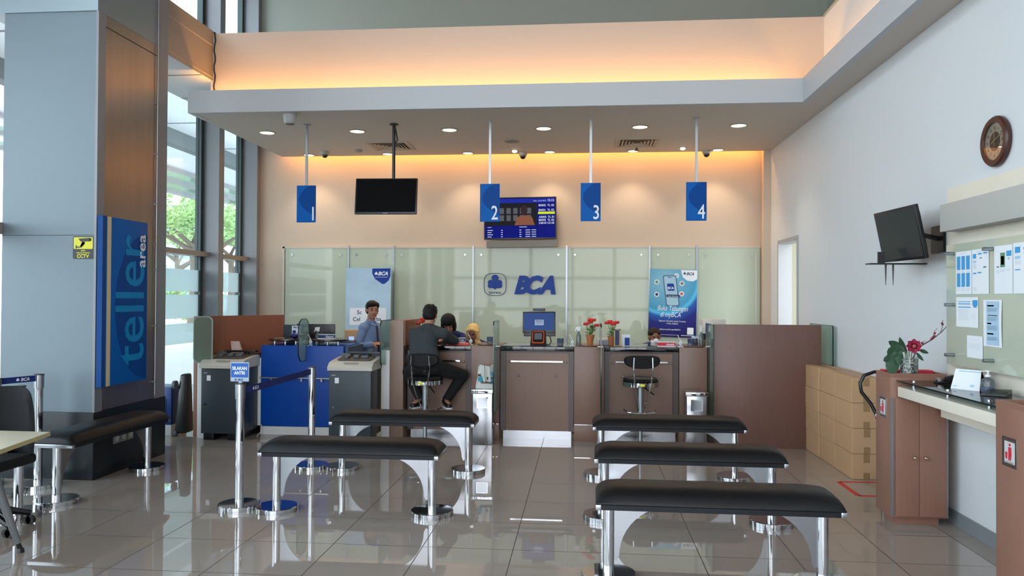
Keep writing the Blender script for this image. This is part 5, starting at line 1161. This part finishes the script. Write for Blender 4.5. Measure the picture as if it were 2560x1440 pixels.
# ================================================================ PEOPLE
def fuse(mb, name, m_, parent, voxel=.008, it=4):
    """voxel-remesh the overlapping limb volumes into one continuous skin"""
    me = bpy.data.meshes.new(name); bmesh.ops.recalc_face_normals(mb.bm, faces=mb.bm.faces); mb.bm.to_mesh(me); mb.bm.free()
    o = bpy.data.objects.new(name, me); C.objects.link(o)
    r = o.modifiers.new('r', 'REMESH'); r.mode = 'VOXEL'; r.voxel_size = voxel
    k = o.modifiers.new('s', 'SMOOTH'); k.iterations = it; k.factor = .5
    bpy.context.view_layer.update(); me2 = bpy.data.meshes.new_from_object(o.evaluated_get(bpy.context.evaluated_depsgraph_get()))
    bpy.data.objects.remove(o); bpy.data.meshes.remove(me); me2.name = name
    me2.transform(parent_world(parent).inverted())
    for p in me2.polygons: p.use_smooth = True
    me2.materials.clear(); me2.materials.append(m_); o = bpy.data.objects.new(name, me2); C.objects.link(o); o.parent = parent; return o
def hand(mb, wr, d, n, side, curl=.5, k=.9):
    """palm, four unequal fingers with knuckle bends and a thumb; d along the fingers, n out of the back of the hand"""
    wr, d, n = Vector(wr), Vector(d).normalized(), Vector(n).normalized(); sd = d.cross(n).normalized() * side
    for q in (-.026, -.009, .009, .026): mb.cap(wr + d * .01 * k + sd * q * .6 * k, wr + d * .085 * k + sd * q * k, .015 * k, .012 * k)
    for q, L in ((-.030, .062), (-.010, .076), (.010, .072), (.030, .056)):
        p = wr + d * .088 * k + sd * q * k; dd = (d - n * curl * .5).normalized(); p1 = p + dd * L * .45 * k; dd = (d - n * curl * 1.1).normalized(); p2 = p1 + dd * L * .33 * k; dd = (d * .8 - n * curl * 1.8).normalized(); p3 = p2 + dd * L * .25 * k
        mb.cap(p, p1, .0088 * k, .008 * k).cap(p1, p2, .008 * k, .0075 * k).cap(p2, p3, .0075 * k, .0065 * k)
    p = wr + d * .025 * k - sd * .028 * k; p1 = p + (d * .6 - sd * .8 - n * .3).normalized() * .035 * k; p2 = p1 + (d - sd * .35 - n * .3).normalized() * .032 * k
    mb.cap(p, p1, .013 * k, .010 * k).cap(p1, p2, .010 * k, .008 * k)
def headM(c, face, tilt=0, roll=0):
    """local head frame: -Y is the face, Z the crown"""
    f = Vector(face).normalized(); r = Vector((0, 0, 1)).cross(f).normalized(); r = -r; u = r.cross(-f) if 0 else f.cross(-r) ; y = -f; z = Vector((0, 0, 1)) - f * f.z; z.normalize(); x = y.cross(z)
    Mx = Matrix((x, y, z)).transposed().to_4x4(); Mx.translation = c
    return Mx @ Matrix.Rotation(tilt, 4, 'X') @ Matrix.Rotation(roll, 4, 'Y')
def head(mb, Mx, s=1.0):
    S = lambda *a: tuple(q * s for q in a)
    mb.sph(S(0, .012, .035), S(.074, .092, .085), 20, 14, Mx).sph(S(0, -.020, -.035), S(.060, .066, .075), 20, 14, Mx).sph(S(0, -.052, -.085), S(.028, .026, .022), 12, 8, Mx)
    p = lambda *a: Mx @ Vector(S(*a))
    mb.cap(p(0, -.086, .012), p(0, -.100, -.024), .009 * s, .014 * s)
    for e in (-1, 1):
        mb.cap(p(e * .014, -.080, .026), p(e * .044, -.068, .026), .010 * s, .010 * s); mb.sph(S(e * .077, .012, .0), S(.010, .020, .032), 12, 8, Mx); mb.cap(p(e * .035, -.062, -.02), p(e * .03, -.065, -.035), .018 * s)
        mb.sph(S(e * .010, -.092, -.028), S(.009, .009, .008), 10, 6, Mx)
    mb.cap(p(-.018, -.080, -.052), p(.018, -.080, -.052), .009 * s)
def face_parts(Mx, s, parent, brow=HAIR, mouth=True, closed=False):
    S = lambda *a: tuple(q * s for q in a); p = lambda *a: Mx @ Vector(S(*a))
    m = MB()
    for e in (-1, 1): m.sph(S(e * .030, -.0765, .006), S(.014, .009, .0065 if not closed else .003), 12, 8, Mx)
    m.build('eyes', EYEW, parent)
    m = MB()
    for e in (-1, 1): m.sph(S(e * .030, -.0835, .006), S(.0062, .004, .0062 if not closed else .002), 10, 8, Mx); m.tube([p(e * .016, -.083, .010), p(e * .030, -.085, .014), p(e * .045, -.078, .010)], .0022 * s, 6)
    m.build('irises', EYEB, parent)
    m = MB()
    for e in (-1, 1): m.tube([p(e * .012, -.089, .030), p(e * .030, -.086, .036), p(e * .048, -.074, .030)], [.003 * s, .0038 * s, .002 * s], 6)
    m.build('eyebrows', brow, parent)
    if mouth: MB().tube([p(-.022, -.083, -.054), p(-.008, -.090, -.052), p(0, -.089, -.053), p(.008, -.090, -.052), p(.022, -.083, -.054)], [.003 * s, .005 * s, .0045 * s, .005 * s, .003 * s], 8).build('lips', LIP, parent)
def hair(Mx, s, parent, m_, parts, spikes=0, name='hair'):
    m = MB()
    for c, r in parts: m.sph(tuple(q * s for q in c), tuple(q * s for q in r), 20, 14, Mx)
    for _ in range(spikes):
        a = random.uniform(0, 2 * PI); b = random.uniform(.1, 1.25); dr = Vector((math.sin(b) * math.cos(a), math.sin(b) * math.sin(a), math.cos(b)))
        if dr.y < -.75: continue
        q = Vector((0, .02, .045)) + Vector((dr.x * .075, dr.y * .088, dr.z * .078)); t_ = q + dr * .016 + Vector((random.uniform(-.012, .012), random.uniform(-.012, .012), random.uniform(0, .01)))
        m.cap(Mx @ (q * s), Mx @ (t_ * s), .010 * s, .005 * s)
    return fuse(m, name, m_, parent, .0055, 2)
def torso(m, J, g=0, top=True):
    V3 = Vector; a, b, c, d_ = V3(J['shL']), V3(J['shR']), V3(J['hipL']), V3(J['hipR']); w_ = J.get('w', 1)
    ch = (a + b) / 2; pv = (c + d_) / 2; dn = (pv - ch)
    m.cap(a, b, .052 * w_ + g, .052 * w_ + g)
    for q in (.0, .33, .66, 1): m.cap(a.lerp(b, .14 + .24 * q) + dn * .12, c.lerp(d_, q), .085 * w_ + g, .085 * w_ + g)
    m.cap(ch + dn * .12, pv, .095 * w_ + g, .09 * w_ + g)
def limb(m, pts, rs, g=0):
    for i in range(len(pts) - 1): m.cap(pts[i], pts[i + 1], rs[i] + g, rs[i + 1] + g)
def person(lab, base, J, hd, skin, shirt, pants, hairf, shoes=BLACK, hs=1.0, sleeve=1.0, extra=None, vox=.008, fp={}):
    t = thing('person', lab, 'person', base)
    Mx = headM(*hd); m = MB(); head(m, Mx, hs)
    ch = (Vector(J['shL']) + Vector(J['shR'])) / 2
    m.cap(Mx @ Vector((0, .02, -.04)), ch + Vector((0, 0, .0)), .052 * hs, .060 * hs)
    torso(m, J)
    for s_ in 'LR':
        sh, el, wr = (Vector(J[k + s_]) for k in ('sh', 'el', 'wr')); limb(m, [sh, el, wr], [.044, .036, .025])
        hd_, hn = J['hand' + s_]; hand(m, wr, hd_, hn, 1 if s_ == 'L' else -1, J.get('curl', .5))
        if 'kn' + s_ in J: limb(m, [J['hip' + s_], J['kn' + s_], J['an' + s_]], [.074, .050, .034]); m.cap(J['an' + s_], J['toe' + s_], .032, .026)
    fuse(m, 'body', skin, t, .006, 3)
    m = MB(); torso(m, J, .012)
    for s_ in 'LR':
        sh, el, wr = (Vector(J[k + s_]) for k in ('sh', 'el', 'wr')); limb(m, [sh, el, el.lerp(wr, .9)], [.054, .046, .036], .004)
    m.cap(ch + Vector((0, 0, .02)), ch.lerp(Mx @ Vector((0, .02, -.04)), .45), .066, .062)
    nk = ch.lerp(Mx @ Vector((0, .02, -.04)), .42)
    for s_ in 'LR': m.cap(nk, J['sh' + s_], .050, .056)
    fuse(m, 'shirt', shirt, t, vox, 5)
    if 'knL' in J:
        m = MB(); pv = (Vector(J['hipL']) + Vector(J['hipR'])) / 2
        m.cap(J['hipL'], J['hipR'], .100, .100)
        for s_ in 'LR': limb(m, [J['hip' + s_], J['kn' + s_], Vector(J['kn' + s_]).lerp(Vector(J['an' + s_]), .88)], [.088, .066, .048], .004)
        fuse(m, 'trousers', pants, t, vox, 5)
        for s_ in 'LR':
            an, toe = Vector(J['an' + s_]), Vector(J['toe' + s_]); dr = (toe - an); dr.z = 0; dr.normalize(); m = MB(); z0 = Vector((0, 0, -.012))
            m.cap(an - dr * .03 + z0, toe + z0, .040, .034); m.cap(an + Vector((0, 0, .03)), an, .038, .042); o = fuse(m, 'shoe', shoes, t, .006, 2)
            F = Fr((an + toe) / 2 - dr * .01 + Vector((0, 0, -.058)), dr, Vector((0, 0, 1)).cross(dr)); L = (toe - an).length / 2 + .055
            MB().prism(F, rrect(-L, L - .01, -.038, .038, .036), -.004, .014).build('sole', WLET, o)
    hairf(Mx, t)
    if extra: extra(Mx, t)
    face_parts(Mx, hs, t, **fp)
    return t
BSHIRT = mat('blue_shirt_cloth', '6f86ac', .8, bump=.35, bscale=14)
GSHIRT = mat('charcoal_shirt_cloth', '33393d', .9, bump=.35, bscale=12)
NSHIRT = mat('navy_uniform', '16265c', .85, bump=.3, bscale=14)
BPANT = mat('black_trousers', '0e0e11', .9, bump=.25, bscale=12)
short = [((0, .030, .050), (.087, .096, .086)), ((0, .055, .0), (.081, .066, .066))]
# man in the blue shirt, standing behind the counter, turned to the right and looking at the camera
def tie(Mx, t):
    MB().hexa([Vector(q) for q in ((-2.60, 9.60, .90), (-2.575, 9.61, .90), (-2.57, 9.635, .90), (-2.60, 9.63, .90), (-2.625, 9.605, 1.225), (-2.61, 9.61, 1.225), (-2.605, 9.63, 1.225), (-2.625, 9.63, 1.225))], .004).build('tie', mat('navy_tie', '141c3c', .6), t)
    m = MB(); m.cap((-2.68, 9.62, 1.255), (-2.625, 9.60, 1.235), .02, .014); m.cap((-2.65, 9.72, 1.25), (-2.62, 9.66, 1.235), .02, .014); fuse(m, 'collar', BSHIRT, t, .005, 2)
Jm = dict(shL=(-2.68, 9.83, 1.205), shR=(-2.78, 9.60, 1.205), elL=(-2.62, 9.88, .97), elR=(-2.85, 9.53, .96), wrL=(-2.48, 9.72, 1.0), wrR=(-2.63, 9.50, 1.005), handL=((.8, -.5, .1), (0, .2, 1)), handR=((1, -.05, .12), (-.1, -.5, .9)),
          hipL=(-2.72, 9.79, .83), hipR=(-2.77, 9.61, .83), knL=(-2.69, 9.79, .45), knR=(-2.73, 9.62, .45), anL=(-2.72, 9.80, .08), anR=(-2.76, 9.62, .08), toeL=(-2.60, 9.80, .05), toeR=(-2.64, 9.61, .05), w=1.12)
person('standing man in blue shirt and dark tie turning towards the room behind the counter', (-2.72, 9.7, 0), Jm, (Vector((-2.685, 9.66, 1.425)), (.50, -.86, -.04), 0, .04), SKIN, BSHIRT, BPANT,
       lambda Mx, t: hair(Mx, .98, t, HAIR, short + [((-.018, -.028, .082), (.072, .062, .042)), ((.05, .0, .07), (.036, .06, .045))], 0), hs=.96, extra=tie)
# customer seated on the left stool with his back to the camera
Jc = dict(shL=(-1.865, 8.40, 1.20), shR=(-1.525, 8.40, 1.20), elL=(-1.90, 8.60, 1.10), elR=(-1.44, 8.62, 1.11), wrL=(-1.74, 8.80, 1.085), wrR=(-1.60, 8.83, 1.09), handL=((.6, .7, 0), (0, 0, 1)), handR=((-.4, .9, 0), (0, 0, 1)),
          hipL=(-1.78, 8.27, .845), hipR=(-1.61, 8.27, .845), knL=(-1.945, 8.50, .76), knR=(-1.335, 8.50, .73), anL=(-1.80, 8.47, .45), anR=(-1.51, 8.47, .45), toeL=(-1.86, 8.37, .415), toeR=(-1.46, 8.38, .415), w=1.0)
def phone(Mx, t): MB().box(-1.62, -1.57, 8.155, 8.165, .80, .84, .002).build('back_pocket_card', mat('card_tan', '6d6250', .6), t)
person('seated customer in charcoal shirt and black trousers seen from behind', (-1.70, 8.27, 0), Jc, (Vector((-1.695, 8.47, 1.385)), (.03, .9, -.30), 0, 0), SKIN, GSHIRT, BPANT,
       lambda Mx, t: hair(Mx, .95, t, HAIR, short, 110), hs=.95, extra=None)
# staff behind the desks
Jw = dict(shL=(-1.52, 9.62, 1.10), shR=(-1.80, 9.60, 1.10), elL=(-1.46, 9.45, .98), elR=(-1.86, 9.42, 1.0), wrL=(-1.55, 9.25, 1.09), wrR=(-1.72, 9.22, 1.09), handL=((-.3, -.9, 0), (0, 0, 1)), handR=((.3, -.9, 0), (0, 0, 1)), hipL=(-1.66, 9.84, .62), hipR=(-1.82, 9.84, .62), knL=(-1.66, 9.52, .58), knR=(-1.84, 9.52, .58), anL=(-1.60, 9.62, .09), anR=(-1.80, 9.62, .09), toeL=(-1.60, 9.52, .055), toeR=(-1.80, 9.52, .055), w=.9)
def bob(Mx, t): hair(Mx, .95, t, HAIR, [((0, .02, .045), (.098, .105, .092)), ((-.068, .01, -.03), (.035, .07, .09)), ((.068, .01, -.03), (.035, .07, .09)), ((0, .07, -.03), (.085, .05, .09))], 0)
person('woman with black bobbed hair and navy uniform bending over the desk', (-1.67, 9.7, 0), Jw, (Vector((-1.645, 9.36, 1.27)), (.12, -.75, -.60), 0, -.1), SKIN, NSHIRT, BPANT, bob, hs=.95)
Jh = dict(shL=(-1.26, 9.86, .98), shR=(-1.50, 9.86, .98), elL=(-1.22, 9.72, .80), elR=(-1.52, 9.72, .80), wrL=(-1.32, 9.55, .82), wrR=(-1.48, 9.55, .82), handL=((-.3, -.9, 0), (0, 0, 1)), handR=((.3, -.9, 0), (0, 0, 1)), hipL=(-1.26, 9.97, .55), hipR=(-1.41, 9.97, .55), knL=(-1.24, 9.62, .54), knR=(-1.42, 9.62, .54), anL=(-1.24, 9.66, .09), anR=(-1.42, 9.66, .09), toeL=(-1.24, 9.56, .055), toeR=(-1.42, 9.56, .055), w=.85)
def hijab(Mx, t):
    m = MB(); s = .9
    m.sph((0, .030 * s, .034 * s), (.092 * s, .100 * s, .098 * s), 24, 16, Mx).sph((0, .03 * s, -.06 * s), (.088 * s, .085 * s, .10 * s), 20, 14, Mx); m.cap(Mx @ Vector((.03, -.01, -.13)), Mx @ Vector((.06, -.02, -.20)), .065, .09); m.cap(Mx @ Vector((0, .04, -.13)), Mx @ Vector((0, .05, -.2)), .075, .1)
    for e in (-1, 1): m.cap(Mx @ Vector((e * .076 * s, -.022 * s, .045 * s)), Mx @ Vector((e * .072 * s, -.022 * s, -.08 * s)), .020 * s)
    m.cap(Mx @ Vector((-.06 * s, -.03 * s, .055 * s)), Mx @ Vector((0, -.05 * s, .085 * s)), .022 * s); m.cap(Mx @ Vector((.06 * s, -.03 * s, .055 * s)), Mx @ Vector((0, -.05 * s, .085 * s)), .022 * s)
    fuse(m, 'headscarf', mat('yellow_scarf', 'e2bb74', .85, bump=.3, bscale=14), t, .006, 4)
    MB().tube([Mx @ Vector((.05, -.09, -.075)), Mx @ Vector((.02, -.10, -.065))], .008).build('microphone', BLACK, t)
person('seated woman in yellow headscarf looking down behind the name plate', (-1.4, 9.9, 0), Jh, (Vector((-1.395, 9.74, 1.145)), (-.12, -.85, -.38), 0, .06), SKIND, NSHIRT, BPANT, hijab, hs=.9, fp=dict(closed=True))
Jk = dict(shL=(1.04, 9.92, .97), shR=(.76, 9.92, .97), elL=(1.08, 9.76, .80), elR=(.72, 9.76, .80), wrL=(.98, 9.60, .82), wrR=(.82, 9.60, .82), handL=((-.3, -.9, 0), (0, 0, 1)), handR=((.3, -.9, 0), (0, 0, 1)), hipL=(.98, 10.0, .55), hipR=(.82, 10.0, .55), knL=(1.0, 9.64, .54), knR=(.82, 9.64, .54), anL=(1.0, 9.70, .09), anR=(.82, 9.70, .09), toeL=(1.0, 9.60, .055), toeR=(.82, 9.60, .055), w=.85)
def maskf(Mx, t):
    s = .92; hair(Mx, s, t, HAIRB, [((0, .032, .050), (.084, .094, .084)), ((0, .05, .005), (.080, .066, .072)), ((-.040, -.004, .064), (.044, .066, .042)), ((.040, -.004, .064), (.044, .066, .042)), ((0, -.004, .074), (.052, .066, .036))], 0)
    m = MB(); m.sph((0, -.042 * s, -.050 * s), (.064 * s, .064 * s, .052 * s), 20, 12, Mx).sph((0, -.088 * s, -.032 * s), (.036 * s, .040 * s, .036 * s), 16, 10, Mx); fuse(m, 'face_mask', mat('mask_white', 'e2e2e4', .8), t, .005, 2)
person('woman with tied dark brown hair and white face mask behind the closed sign', (.9, 9.9, 0), Jk, (Vector((.895, 9.75, 1.11)), (.14, -.93, -.12), 0, -.03), SKIND, NSHIRT, BPANT, maskf, hs=.92, fp=dict(brow=HAIRB, mouth=False))
area('corridor_fill_light', (3.4, 10.4, 2.78), (0, 0, 0), .5, .5, 4.5, (1, .93, .84))  # unseen fill light, added to brighten the corridor behind the door opening

def seat_for(x, y, z, lab):
    t = thing('swivel_chair', lab, 'chair', (x, y, 0), group='staff chairs behind the desks')
    MB().box(x - .2, x + .2, y - .2, y + .2, z - .06, z, .025, 3).build('seat', BLACKM, t)
    MB().box(x - .17, x + .17, y + .20, y + .25, z + .02, z + .26, .02, 3).box(x - .03, x + .03, y + .17, y + .21, z - .05, z + .1).build('backrest', BLACKM, t)
    MB().cyl((x, y, .06), (x, y, z - .05), .03).build('column', BLACK, t)
    MB().lathe([(.19, 0), (.19, .02), (.05, .06)], (x, y, 0)).build('base', BLACK, t)
seat_for(-1.80, 9.88, .50, 'dark swivel chair hidden behind the first desk, under the woman with bobbed hair')
seat_for(.90, 10.02, .44, 'dark swivel chair hidden behind the closed desk')
seat_for(-1.30, 10.04, .44, 'dark swivel chair hidden behind the first desk, under the woman in yellow headscarf')
flowers(-1.90, 9.02, 1.05, 3, 'pot of red flowers beside the pier, half hidden by the customer', mat('pale_pot', 'b9b9b4', .6))
